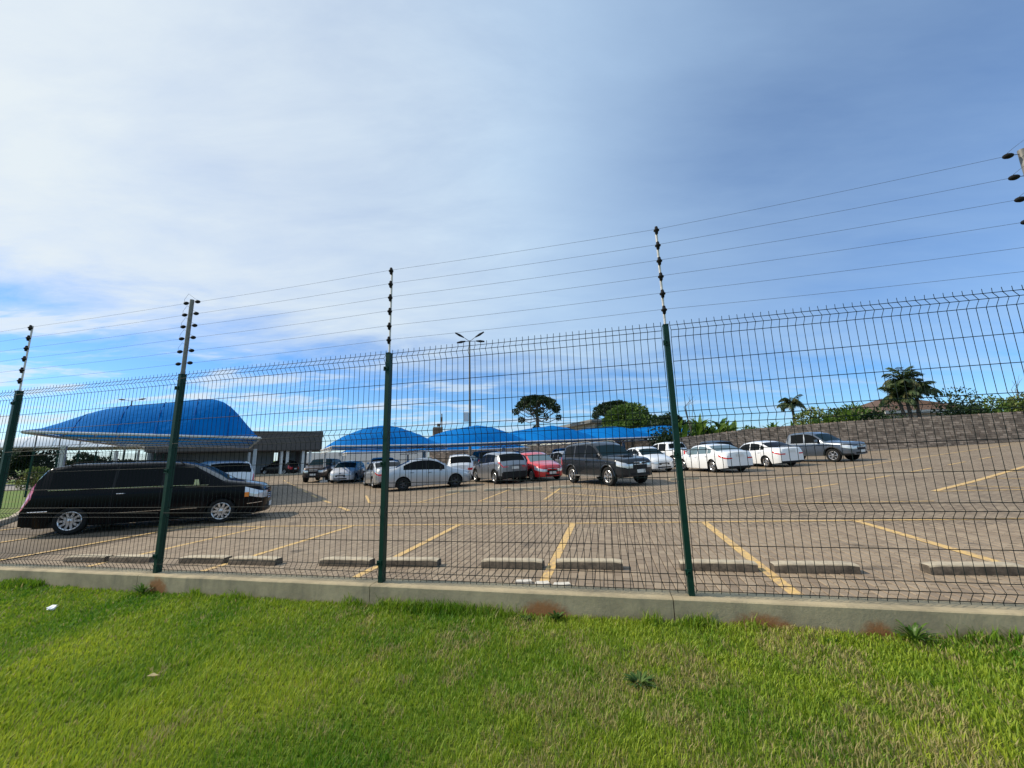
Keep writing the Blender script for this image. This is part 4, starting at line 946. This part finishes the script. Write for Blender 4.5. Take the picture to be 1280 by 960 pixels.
def araucaria(label, pos, H, R_, seed, full=True):
    q = random.Random(seed); x, y = pos; rt = thing('candelabra_pine', label, 'tree', (x, y, g(x, y))); H -= g(x, y)
    b = MB(); b.tube([(0, 0, 0), (.05, 0, H*.5), (0, 0, H*.93)], [.42, .34, .2], 8); b.build('trunk', M['bark'], rt, 60)
    bb_ = MB(); bl = []
    nb = 26
    for i in range(nb):
        a = 2.4*i+q.uniform(-.2, .2); k = i/nb; zb = H*(.60+.28*k); L = R_*(1.0-.34*k*k)*q.uniform(.90, 1.06); ze = H*(.70+.24*k)+q.uniform(-.25, .25)+(0 if k > .15 else -.6)
        e = Vector((math.cos(a)*L, math.sin(a)*L, ze)); m1 = Vector((math.cos(a)*L*.5, math.sin(a)*L*.5, zb-.1*H*.3))
        bb_.tube([(0, 0, zb), m1, (e.x*.85, e.y*.85, zb+(ze-zb)*.45), e], [.10, .08, .06, .04], 5)
        bl.append((e.x, e.y, e.z, R_*.125*q.uniform(.8, 1.2), R_*.13))
        if k > .45: bl.append((e.x*.70, e.y*.70, ze+.12*R_*q.random(), R_*.15, R_*.11))
        if k > .5: bl.append((e.x*.4, e.y*.4, H*.93+.05*R_*q.random(), R_*.17, R_*.12))
    for i in range(9): a = q.random()*6.3; bl.append((math.cos(a)*R_*.25, math.sin(a)*R_*.25, H*q.uniform(.90, .97), R_*.2, R_*.12))
    if full:
        for i in range(7): a = q.random()*6.3; bl.append((math.cos(a)*R_*.10, math.sin(a)*R_*.10, H*q.uniform(.36, .55), R_*.14, R_*.15))
    bb_.build('branches', M['bark'], rt, 60); crown('crown', bl, 15000, .34, M['leaf_dark'], rt, seed, shell=.2)
araucaria('candelabra-shaped araucaria pine with dark tufted crown, rising behind the canopies', (4.6, 74), 12.6, 4.1, 3)
araucaria('second araucaria pine whose dark crown shows behind the bushy green tree', (20.0, 77), 11.3, 4.2, 9, False)
def bushy(label, pos, w, h, seed, mname='leaf_mid', n=9000, size=.38):
    q = random.Random(seed); x, y = pos; rt = thing('bushy_tree', label, 'tree', (x, y, g(x, y))); bl = []
    b = MB(); b.tube([(0, 0, 0), (.1, 0, h*.45)], [.28, .2], 7)
    for i in range(16):
        a = q.random()*6.3; r = q.random()**.5*w*.40; zz = h*(.45+.42*(1-(r/(w*.5))**2)*q.uniform(.7, 1.05)); rr = q.uniform(.14, .2)*w
        bl.append((math.cos(a)*r, math.sin(a)*r, zz, rr, rr*.85)); 
        if i < 8: b.tube([(0.05, 0, h*.35), (math.cos(a)*r, math.sin(a)*r, zz)], [.12, .04], 5)
    b.build('trunk', M['bark'], rt, 60); crown('crown', bl, n, size, M[mname], rt, seed, shell=.45)
bushy('rounded leafy green tree behind the right-hand canopies', (17.3, 58), 8.6, 7.6, 21)
bushy('smaller dark green bush tree between the rounded tree and the banana plants', (20.5, 52), 5.0, 5.6, 22, 'leaf_dark', 5000, .34)
bushy('yellow-green low tree left of the tall banana leaves', (14.6, 55), 4.5, 5.6, 23, 'leaf_mid', 5000, .34)
def banana_leaf_mesh(L, w, droop, seed):
    q = random.Random(seed); b = MB(); n = 7; P = []
    for i in range(n+1):
        t = i/n; a = 1.25-droop*t*1.6; 
        x_ = L*(t-.18*droop*t*t) if False else 0
        P.append(t)
    x_, z_ = 0, 0; pts = []
    for i in range(n+1):
        t = i/n; pts.append((x_, z_)); a = 1.35-droop*t*2.0; x_ += math.cos(a)*L/n; z_ += math.sin(a)*L/n
    vs = []; 
    for i, (px_, pz_) in enumerate(pts):
        t = i/n; ww = w*(math.sin(math.pi*min(1, max(0, (t-.06)/.94))**.75)**.8 if t > .06 else .06)*(.5 if t > .97 else 1)
        j = q.uniform(.85, 1.1); vs += [(px_, -ww*j, pz_+ww*.35), (px_, 0, pz_), (px_, ww*j, pz_+ww*.35)]
    fs = []
    for i in range(n): o = 3*i; fs += [(o, o+1, o+4, o+3), (o+1, o+2, o+5, o+4)]
    b.add(vs, fs, 0, q.uniform(.1, .9)); return b.mesh('leaf', M['banana'], 0)
BL = [banana_leaf_mesh(q_[0], q_[1], q_[2], i) for i, q_ in enumerate([(1.7, .17, .45), (1.9, .19, .7), (1.6, .17, 1.0), (1.8, .16, .25), (1.5, .16, 1.2), (2.0, .18, .6)])]
def banana(label, pos, h, seed, sc=1.0):
    q = random.Random(seed); x, y = pos; rt = thing('banana_plant', label, 'plant', (x, y, g(x, y)), 0, 'banana plants growing beyond the stone wall')
    b = MB(); b.tube([(0, 0, 0), (.05, .02, h*.55)], [.16, .09], 8); b.build('stem', M['leaf_pale'], rt, 60)
    for k in range(14):
        o = link('leaf', q.choice(BL), rt, (q.uniform(-.5, .5), q.uniform(-.4, .4), h*.42+q.uniform(-.5, .5))); o.rotation_euler = (q.uniform(-.15, .15), q.uniform(-.35, .35), 2.4*k+q.uniform(-.3, .3)); s_ = sc*q.uniform(.8, 1.15)*(h/4.6)*1.15; o.scale = (s_, s_*1.15, s_)
bpos = [(15.4, 36.6, 3.9, 'banana plant just left of the fourth green post, above the wall'), (16.3, 38.5, 4.7, 'tall banana plant directly behind the fourth green post'), (17.6, 37.5, 4.6, 'banana plant just right of the fourth green post'), (18.6, 39.2, 5.0, 'tallest upright banana plant right of the fourth green post'), (19.3, 37.2, 4.3, 'banana plant with spreading leaves over the white pickup'), (20.4, 38.0, 4.9, 'rightmost plant of the large banana clump'),
        (24.3, 36.8, 3.6, 'low banana plant left of the slim palm'), (25.3, 37.6, 3.8, 'low banana plant beneath the slim palm'), (26.4, 36.7, 3.5, 'low banana plant right of the slim palm base'), (29.4, 37.3, 4.3, 'banana plant at the left end of the flowering bushes'), (32.2, 37.2, 4.7, 'banana plant rising out of the flowering bushes')]
for i, (x, y, h, lb) in enumerate(bpos): banana(lb, (x, y), h-.15, 40+i)
def frond_mesh(L, droop, seed, dense=22, lw=.045, ll=.55, hang=.5):
    q = random.Random(seed); b = MB(); n = 9; x_, z_ = 0, 0; pts = []
    for i in range(n+1):
        t = i/n; pts.append(Vector((x_, 0, z_))); a = 1.0-droop*t*2.1; x_ += math.cos(a)*L/n; z_ += math.sin(a)*L/n
    b.tube(pts, [.035*(1-i/n)+.008 for i in range(n+1)], 4)
    for i in range(dense):
        t = (i+1.5)/(dense+1.5); f = t*n; k = min(n-1, int(f)); p = pts[k].lerp(pts[k+1], f-k); d = (pts[k+1]-pts[k]).normalized()
        l = ll*(1-.55*abs(t-.45)*1.3)*q.uniform(.8, 1.15)
        for sg in (-1, 1):
            dd = (d*.55+Vector((0, sg, 0))*.9+Vector((0, 0, -hang*q.uniform(.5, 1.5)))).normalized(); leaf_quad(b, p, dd, Vector((0, 0, 1)), l, lw, q.random())
    return b.mesh('frond', M['palm'])
FR = [frond_mesh(1.0, .9, 1, 26, .03, .34, .9), frond_mesh(1.0, 1.1, 2, 26, .03, .34, 1.0), frond_mesh(1.0, .7, 3, 26, .03, .3, .8), frond_mesh(1.0, 1.3, 4, 26, .03, .36, 1.1)]
for m_ in FR: pass
def palm(label, pos, H, L, seed, nf=22, heads=1):
    q = random.Random(seed); x, y = pos; rt = thing('palm_tree', label, 'palm tree', (x, y, g(x, y))); H -= g(x, y)
    for hd_ in range(heads):
        hx, hy, hh = [(-.5, 0, H), (.9, .3, H*.86), (-1.0, .2, H*.74)][hd_]
        b = MB(); b.tube([(hx*.2, hy*.2, 0), (hx*.7, hy*.7, hh*.5), (hx, hy, hh)], [.2, .15, .12], 8); b.build('trunk', M['bark'], rt, 60)
        for k in range(nf):
            o = link('frond', q.choice(FR), rt, (hx, hy, hh)); o.rotation_euler = (q.uniform(-.2, .2), q.uniform(-.9, .5), 2.4*k+q.uniform(-.3, .3)); s_ = L*q.uniform(.8, 1.1); o.scale = (s_, s_, s_)
palm('slim feathery palm standing alone between the banana clumps', (31.2, 43), 6.2, 1.7, 5, 18)
palm('big drooping palm cluster towering over the house roof at the right', (38.6, 37.8), 7.4, 2.1, 6, 24, 3)
# hedges and bushes beyond the wall
bush = [((15.0, 38.5), 3.5, 3.2, 'leaf_dark', 'dark undergrowth below the banana leaves, left part'), ((19.0, 40.0), 6.0, 3.6, 'leaf_dark', 'dark bush filling the large banana clump'), ((25.2, 39.5), 4.2, 2.7, 'leaf_mid', 'green bush between the low banana plants'), ((29.8, 38.5), 3.5, 4.0, 'leaf_pale', 'pale flowering bush left of the house roof'), ((32.4, 38.2), 3.2, 4.4, 'leaf_mid', 'green leafy bush beside the flowering one'), ((34.3, 36.6), 3.0, 3.6, 'leaf_dark', 'dark bush at the left corner of the house'),
        ((40.6, 35.6), 3.0, 4.7, 'leaf_dark', 'dark upright bush right of the drooping palm'), ((42.6, 35.4), 3.4, 3.8, 'leaf_mid', 'left part of the clipped green hedge above the wall'), ((45.2, 35.2), 3.6, 4.1, 'leaf_pale', 'pale green hedge section with thin bare twigs'), ((48.0, 35.0), 3.8, 3.8, 'leaf_mid', 'hedge section at the right edge above the wall'), ((51.5, 35.0), 4.0, 3.9, 'leaf_dark', 'dark hedge section beyond the right edge')]
for i, (p, w_, h_, mm, lb) in enumerate(bush): shrub(lb, p, w_, h_, mm, 60+i, 2600, .24, group='bushes beyond the stone wall')
# twigs above the hedge
for i, (x, y, h_) in enumerate(((45.6, 35.2, 5.6), (16.9, 37.5, 6.3))):
    b = MB(); z = g(x, y); q = random.Random(i)
    for k in range(5): b.tube([(x, y, z+h_*.4), (x+q.uniform(-.5, .5), y+q.uniform(-.3, .3), z+h_*.8), (x+q.uniform(-1, 1), y, z+h_*q.uniform(.9, 1.05))], [.03, .02, .008], 4)
    b.build('bare_sapling', M['bark'], None, 0, label=['thin bare sapling sticking out of the hedge at the far right', 'thin bare sapling above the banana leaves by the fourth post'][i], category='sapling')
# house roof behind the palm
hs_ = thing('tiled_house', 'house with brown hipped tile roof and cream fascia behind the drooping palm', 'house', (46.5, 46.5, g(46, 46)))
b = MB(); z0_ = 3.8+EYE-hs_.location.z; zp = z0_+1.85
b.add([(-5.5, -3.2, z0_), (5.2, -3.6, z0_), (5.2, 6, z0_), (-5.5, 6, z0_), (-1.6, 1.2, zp), (1.6, 1.2, zp)], [(0, 1, 5, 4), (1, 2, 5), (2, 3, 4, 5), (3, 0, 4)]); b.build('roof', M['tile'], hs_)
b = MB(); b.box((-.15, -3.48, z0_-.16), (10.7, .12, .36), -.037); b.build('fascia', M['cream'], hs_)
b = MB(); b.box((-.1, 1.4, (z0_-.3)/2), (9.6, 8.2, z0_-.3)); b.build('wall', M['cream'], hs_)
for i in range(14):
    b = MB(); x_ = -5+i*.76; b.tube([(x_, -3.4, z0_+.03), (max(-1.6, min(1.6, x_*.3)), 1.1, zp+.03)], .05, 5); b.build('roof_rib', M['tile'], hs_)
# ---------------------------------------------------------------- lamp poles, tank tower
def lamp(label, pos, top, arms, s=1.0):
    x, y = pos; z = g(x, y); rt = thing('lamp_pole', label, 'street lamp', (x, y, z)); T = top+EYE-z
    b = MB(); b.tube([(0, 0, 0), (0, 0, T)], [.17*s, .09*s], 10); b.build('pole', M['galv'], rt, 60)
    for (a, L, dz) in arms:
        e = Vector((math.cos(a)*L, math.sin(a)*L, T+dz)); b = MB(); b.tube([(0, 0, T-.1), e*.8+Vector((0, 0, T*.2))], .035*s, 6); p = b.build('arm', M['galv'], rt)
        b = MB(); d = Vector((math.cos(a), math.sin(a), dz/L)); c = Vector((math.cos(a)*L*.8, math.sin(a)*L*.8, T+dz*.8))
        b.tube([c, c+d*.5*s, c+d*1.0*s], [.07*s, .15*s, .08*s], 6); b.build('lamp_head', M['trim'], p, 40)
    return rt, T
lr, T = lamp('tall four-armed grey lamp pole rising through the blue canopies', (-4.85, 44.3), 13.3, [(3.14, .85, .5), (.15, .85, .55), (.35, 1.0, .02), (3.3, .6, -.12)])
b = MB(); b.box((-.42, -.1, 4.95+EYE-lr.location.z-.6), (.5, .35, 1.05), bev=.03); b.build('equipment_box', M['white_steel'], lr)
lamp('small distant double-headed lamp pole above the big blue canopy', (-56, 57), 9.2, [(3.14, 1.3, .15), (0, 1.3, .15)], .9)
tw = thing('tank_tower', 'small rusty tank on a thin antenna mast between two canopies', 'tower', (-15.6, 82, 0))
b = MB(); b.tube([(0, 0, 0), (0, 0, 7.2)], .4, 8); b.tube([(.7, .2, 5), (.7, .2, 10.4)], .12, 6); b.build('mast', M['rust'], tw, 60)
b = MB(); b.box((-.1, 0, 6.6), (1.9, 1.6, 1.9), .3, bev=.05); b.build('tank', M['rust'], tw); b = MB(); b.box((.1, 0, 8.0), (.6, .5, .6)); b.box((.7, 0, 9.2), (.35, .3, .9)); b.tube([(-.7, 0, 7.5), (-.7, 0, 10.3)], .03, 4); b.build('antenna', M['rust'], tw)
for i, (x, y, z) in enumerate(((-29, 96, 10.2), (22.5, 70, 9.9))):
    b = MB(); b.tube([(x, y, 0), (x, y, z)], .05, 5); b.tube([(x-.7, y, z-.4), (x+.7, y, z-.4)], .03, 4); b.build('antenna_mast', M['galv'], None, 0, label=['hair-thin antenna mast left of the tank tower', 'thin antenna mast above the second araucaria'][i], category='antenna')
# ---------------------------------------------------------------- left edge: kerb, grass, path, back fence, hedge
def free(name, pts, dz, m, **kw): return polysheet(name, pts, dz, m, None, 5, **kw)
cpts = [(-15.2, 8.6), (-15.0, 11.6), (-16.3, 13.2), (-18.6, 15.4), (-22, 18.5), (-30, 26), (-42, 38)]
ks = thing('boundary_kerb', 'pale concrete kerb between the car park and the grass strip at the far left', 'kerb')
for a, c in zip(cpts[:-1], cpts[1:]):
    A = np.array(a); Cc = np.array(c); L = np.linalg.norm(Cc-A); m_ = (A+Cc)/2; b = MB(); b.box((m_[0], m_[1], g(*m_)+.03), (L-.03, .15, .22), math.atan2(*(Cc-A)[::-1]), bev=.015); b.build('kerb_stone', M['concrete_stop'], ks)
free('grass_strip', [(-60, 10), (-15.3, 8.6), (-15.1, 11.6), (-16.4, 13.3), (-18.7, 15.5), (-22.1, 18.6), (-30.1, 26.1), (-42.1, 38.1), (-60, 52)], .05, M['field'], kind='structure')
free('footpath', [(-60, 31), (-38, 26.0), (-33, 29.6), (-56, 42)], .062, M['path'], kind='structure')
bf = thing('back_fence', 'dark mesh fence with green posts along the far left boundary behind the minivan', 'fence')
fp = [(-27.6+(-1.05)*i, 24+2.1*i) for i in range(-1, 9)]
for i, (x, y) in enumerate(fp):
    z = g(x, y); b = MB(); b.box((x, y, z+1.3), (.08, .06, 2.6), .4); b.build('post', M['green_paint'], bf); b = MB(); b.tube([(x, y, z+2.6), (x, y, z+3.5)], .025, 6); b.build('steel_extension', M['galv'], bf)
    if i:
        x0_, y0_ = fp[i-1]; b = MB()
        for k in range(30): t = k/30; b.tube([(x0_+(x-x0_)*t, y0_+(y-y0_)*t, g(x, y)+.2), (x0_+(x-x0_)*t, y0_+(y-y0_)*t, g(x, y)+2.5)], .004, 3, 0, False)
        for hz_ in (.3, .5, 1.1, 1.7, 2.3, 2.5): b.tube([(x0_, y0_, g(x, y)+hz_), (x, y, g(x, y)+hz_)], .006, 3, 0, False)
        b.build('mesh_panel', M['wire'], bf)
shrub('clipped round olive-green bush on the grass behind the minivan tail', (-34.5, 29.4), 3.6, 1.55, 'leaf_pale', 81, 3500, .14, nb=10)
shrub('tall dark hedge tree at the left edge behind the clipped bush', (-52, 42), 7, 3.4, 'leaf_dark', 82, 5000, .3)
shrub('dark hedge tree between the left edge and the grey hut', (-50, 46), 6, 2.9, 'leaf_dark', 83, 4000, .3)
shrub('lower dark bush beside the small grey hut', (-49, 50), 5, 2.0, 'leaf_dark', 84, 3000, .3)
ht = thing('grey_hut', 'small flat-roofed grey hut seen through the back fence above the minivan', 'building', (-54, 56, g(-54, 56)))
b = MB(); b.box((0, 0, .95), (5.5, 4, 1.9), .7); b.build('wall', M['wall_grey'], ht); b = MB(); b.box((0, 0, 1.98), (6, 4.5, .14), .7); b.build('roof', M['roofmetal'], ht)
b = MB(); q = random.Random(5)
for i in range(70):
    a = -1.25+2.5*i/69; r = 230+q.uniform(-25, 25)
    if -.92 < a < .05: continue
    x, y = math.sin(a)*r, math.cos(a)*r
    for k in range(70): 
        v = rvec(q); leaf_quad(b, Vector((x+v.x*7, y+v.y*3, .2+abs(v.z)*q.uniform(1, 3.2))), rvec(q), rvec(q), 1.9, .8, q.random())
b.build('distant_treeline', M['leaf_dark'], None, 0, kind='stuff', label='far dark line of trees along the horizon', category='trees')
# ---------------------------------------------------------------- lawn grass
def noise2(x, y, f, seed):      # cheap vectorised value noise
    xi = np.floor(x*f).astype(int); yi = np.floor(y*f).astype(int); fx = x*f-xi; fy = y*f-yi; fx = fx*fx*(3-2*fx); fy = fy*fy*(3-2*fy)
    def hsh(a, b_): h = (a*374761393+b_*668265263+seed*974711) & 0x7fffffff; h = ((h ^ (h >> 13))*1274126177) & 0x7fffffff; return ((h ^ (h >> 16)) & 0xffff)/65535.
    return (hsh(xi, yi)*(1-fx)+hsh(xi+1, yi)*fx)*(1-fy)+(hsh(xi, yi+1)*(1-fx)+hsh(xi+1, yi+1)*fx)*fy
NB = 480000
th = nr.uniform(-R(60), R(60), NB); rr = 1.15+nr.uniform(0, 1, NB)**1.15*7.2
X_ = np.sin(th)*rr; Y_ = np.cos(th)*rr
extra = 42000; se = nr.uniform(-7.5, 6.5, extra); de = -.105-np.abs(nr.normal(0, .055, extra)); keep = noise2(se, se*0, 1.7, 5)+.5*noise2(se, se*0, 6, 8) > nr.uniform(.75, 1.3, extra); se, de = se[keep], de[keep]
X_ = np.concatenate([X_, C0[0]+U[0]*se+N[0]*de]); Y_ = np.concatenate([Y_, C0[1]+U[1]*se+N[1]*de]); tall = np.concatenate([np.zeros(NB), np.ones(len(se))])
S_ = (X_-C0[0])*U[0]+(Y_-C0[1])*U[1]; D_ = (X_-C0[0])*N[0]+(Y_-C0[1])*N[1]
k = (D_ < -.104) & (S_ > -9) & (S_ < 8); X_, Y_, S_, D_, tall = X_[k], Y_[k], S_[k], D_[k], tall[k]; n = len(X_)
# lawn height sampled on a grid, bilinear
GS = np.linspace(-9, 8, 171); GD = np.linspace(-8, -.1, 80); GZ = np.array([[lawn_z(s, d) for s in GS] for d in GD])
fs_ = np.clip((S_+9)/17*170, 0, 169.999); fd_ = np.clip((D_+8)/7.9*79, 0, 78.999); a_, b_ = fs_.astype(int), fd_.astype(int); fs_ -= a_; fd_ -= b_
Z_ = (GZ[b_, a_]*(1-fs_)+GZ[b_, a_+1]*fs_)*(1-fd_)+(GZ[b_+1, a_]*(1-fs_)+GZ[b_+1, a_+1]*fs_)*fd_
dist = np.sqrt(X_**2+Y_**2+1.2**2)
lush = noise2(X_, Y_, 1.1, 3)*.45+noise2(X_, Y_, 3.3, 4)*.35+noise2(X_, Y_, 9, 14)*.2
thick = noise2(X_, Y_, 6, 9)
hgt = (.012+.021*lush+.009*nr.rand(n))*(1+.25*thick); hgt = np.where(tall > 0, nr.uniform(.03, .10, n), hgt)
hgt *= nr.uniform(.6, 1.25, n)
wid = np.maximum(.0016, .00085*dist)*nr.uniform(.7, 1.3, n)
ang = nr.uniform(0, 2*np.pi, n); lean = nr.uniform(.1, .95, n)*hgt
# mower lay on the left: blades lie to the right/front
lay = .4*np.clip((-X_-.3)/2.2, 0, 1)*np.clip((3.4-Y_)/1.2, 0, 1)
lx = np.cos(ang)*lean*(1-.6*lay)+lay*hgt*.9*.8; ly = np.sin(ang)*lean*(1-.6*lay)+lay*hgt*.25
px_ = -np.sin(ang+nr.uniform(-.5, .5, n))*wid; py_ = np.cos(ang)*wid
V = np.zeros((n, 5, 3), np.float32)
V[:, 0] = np.stack([X_-px_, Y_-py_, Z_-.004], 1); V[:, 1] = np.stack([X_+px_, Y_+py_, Z_-.004], 1)
V[:, 2] = np.stack([X_+lx*.4-px_*.8, Y_+ly*.4-py_*.8, Z_+hgt*.6], 1); V[:, 3] = np.stack([X_+lx*.4+px_*.8, Y_+ly*.4+py_*.8, Z_+hgt*.6], 1)
V[:, 4] = np.stack([X_+lx, Y_+ly, Z_+hgt*.97], 1)
me = bpy.data.meshes.new('lawn_grass'); me.vertices.add(n*5); me.vertices.foreach_set('co', V.ravel())
base = (np.arange(n)*5)[:, None]
loops = np.concatenate([base+np.array([[0, 1, 3, 2]]), base+np.array([[2, 3, 4]])], 1).ravel().astype(np.int32)
me.loops.add(n*7); me.loops.foreach_set('vertex_index', loops); me.polygons.add(n*2)
ls = (np.arange(n)*7)[:, None]+np.array([[0, 4]]); me.polygons.foreach_set('loop_start', ls.ravel().astype(np.int32)); me.update(calc_edges=True)
dry = np.clip((noise2(X_, Y_, 2.4, 31)*.5+noise2(X_, Y_, 8, 32)*.5-.56+.10*np.clip(X_+.3, -1.8, 2)*.8)*4.5, 0, 1)*np.where(tall > 0, .2, 1)
isdry = nr.rand(n) < dry*.62+.03
tint = np.clip(.06+.5*nr.rand(n)*(.4+.6*lush)+.45*lay+.42*(noise2(X_, Y_, 1.7, 77)-.5)+.25*(noise2(X_, Y_, 5, 78)-.5)+.05, 0, 1)
tint = np.where(tall > 0, tint*.7+.05, tint)
at = me.attributes.new('tint', 'FLOAT', 'POINT'); at.data.foreach_set('value', np.repeat(tint, 5).astype(np.float32))
at = me.attributes.new('dry', 'FLOAT', 'POINT'); at.data.foreach_set('value', np.repeat(isdry.astype(np.float32)*nr.uniform(.5, 1, n), 5).astype(np.float32))
gm = M['grassblade']; t = gm.node_tree
bs = t.nodes['Principled BSDF']; old = bs.inputs['Base Color'].links[0].from_socket; at2 = nd(t, 'ShaderNodeAttribute', attribute_name='dry'); new = mixc(t, at2.outputs['Fac'], old, (.40, .32, .15))
t.links.new(new, bs.inputs['Base Color'])
for n_ in t.nodes:
    if n_.type == 'BSDF_TRANSLUCENT': t.links.new(new, n_.inputs[0])
me.materials.append(gm); link('lawn_grass', me, None, kind='stuff', label='short mown lawn grass with dry patches in front of the fence', category='grass')
# weeds, litter
def weed(label, s, d, nl, L, w_, seed, up=.5, mname='banana'):
    q = random.Random(seed); x, y = sd2(s, d); rt = thing('weed_plant', label, 'weed', (x, y, lawn_z(s, d)))
    for k in range(nl):
        b = MB(); a = 2.4*k+q.uniform(-.3, .3); l = L*q.uniform(.6, 1.1); P = []; n_ = 5; e = up*q.uniform(.6, 1.3)
        for i in range(n_+1):
            t_2 = i/n_; r = l*t_2*math.cos(e); z = l*math.sin(e)*t_2-.5*l*t_2**2*math.sin(e); ww = w_*math.sin(math.pi*(.08+.92*t_2))**.8+.0006
            for sg in (-1, 0, 1): P.append((math.cos(a)*r-math.sin(a)*ww*sg, math.sin(a)*r+math.cos(a)*ww*sg, z+abs(sg)*ww*.3))
        b.add(P, [f for i in range(n_) for f in ((3*i, 3*i+1, 3*i+4, 3*i+3), (3*i+1, 3*i+2, 3*i+5, 3*i+4))], 0, q.random()*.7); b.build('leaf', M[mname], rt)
sdof = lambda x, y: ((x-C0[0])*U[0]+(y-C0[1])*U[1], (x-C0[0])*N[0]+(y-C0[1])*N[1])
weed('dark green broad grass tuft right of the lawn middle', 2.05, -.93, 44, .12, .006, 1, .8, 'leaf_mid')
weed('small pale-leaved weed on the lawn near the rust-red earth stain', 3.22, -.27, 10, .06, .010, 2, .6, 'leaf_mid')
weed('dark leafy weed against the kerb wall by the reddish earth', 1.53, -.18, 22, .13, .012, 3, 1.1, 'leaf_mid')
weed('long grassy weed against the right part of the kerb wall', 3.7, -.17, 40, .22, .006, 4, 1.0)
weed('wispy weed against the kerb wall below the second green post', -2.45, -.16, 36, .20, .006, 5, 1.1)
weed('small clover-like weed at the wall foot left of the red earth', 1.3, -.2, 18, .07, .010, 6, .8, 'leaf_mid')
b = MB(); q = random.Random(3); s, d = -2.81, -.60
x, y = sd2(s, d); z = lawn_z(s, d)+.035; P = [(x+(i % 3-1)*.035+q.uniform(-.01, .01), y+(i//3-1)*.022+q.uniform(-.006, .006), z+q.uniform(-.012, .022)) for i in range(9)]
b.add(P, [(0, 1, 4, 3), (1, 2, 5, 4), (3, 4, 7, 6), (4, 5, 8, 7)]); b.add([(p[0], p[1]+.004, p[2]-.014) for p in P], [(0, 3, 4, 1), (1, 4, 5, 2), (3, 6, 7, 4), (4, 7, 8, 5)])
b.build('paper_scrap', M['paper'], None, 0, label='crumpled bluish-white paper scrap on the lawn at the left', category='litter')
b = MB(); s, d = -.63, -1.33; x, y = sd2(s, d); z = lawn_z(s, d)+.04
b.add([(x-.035, y, z), (x-.01, y+.014, z+.010), (x+.035, y+.004, z+.002), (x+.005, y-.014, z+.006), (x-.0, y, z-.004)], [(0, 4, 1), (1, 4, 2), (2, 4, 3), (3, 4, 0)], 0, .9)
b.build('dry_leaf', M['straw'], None, 0, label='single pale dry leaf lying on the lawn left of the middle', category='leaf')
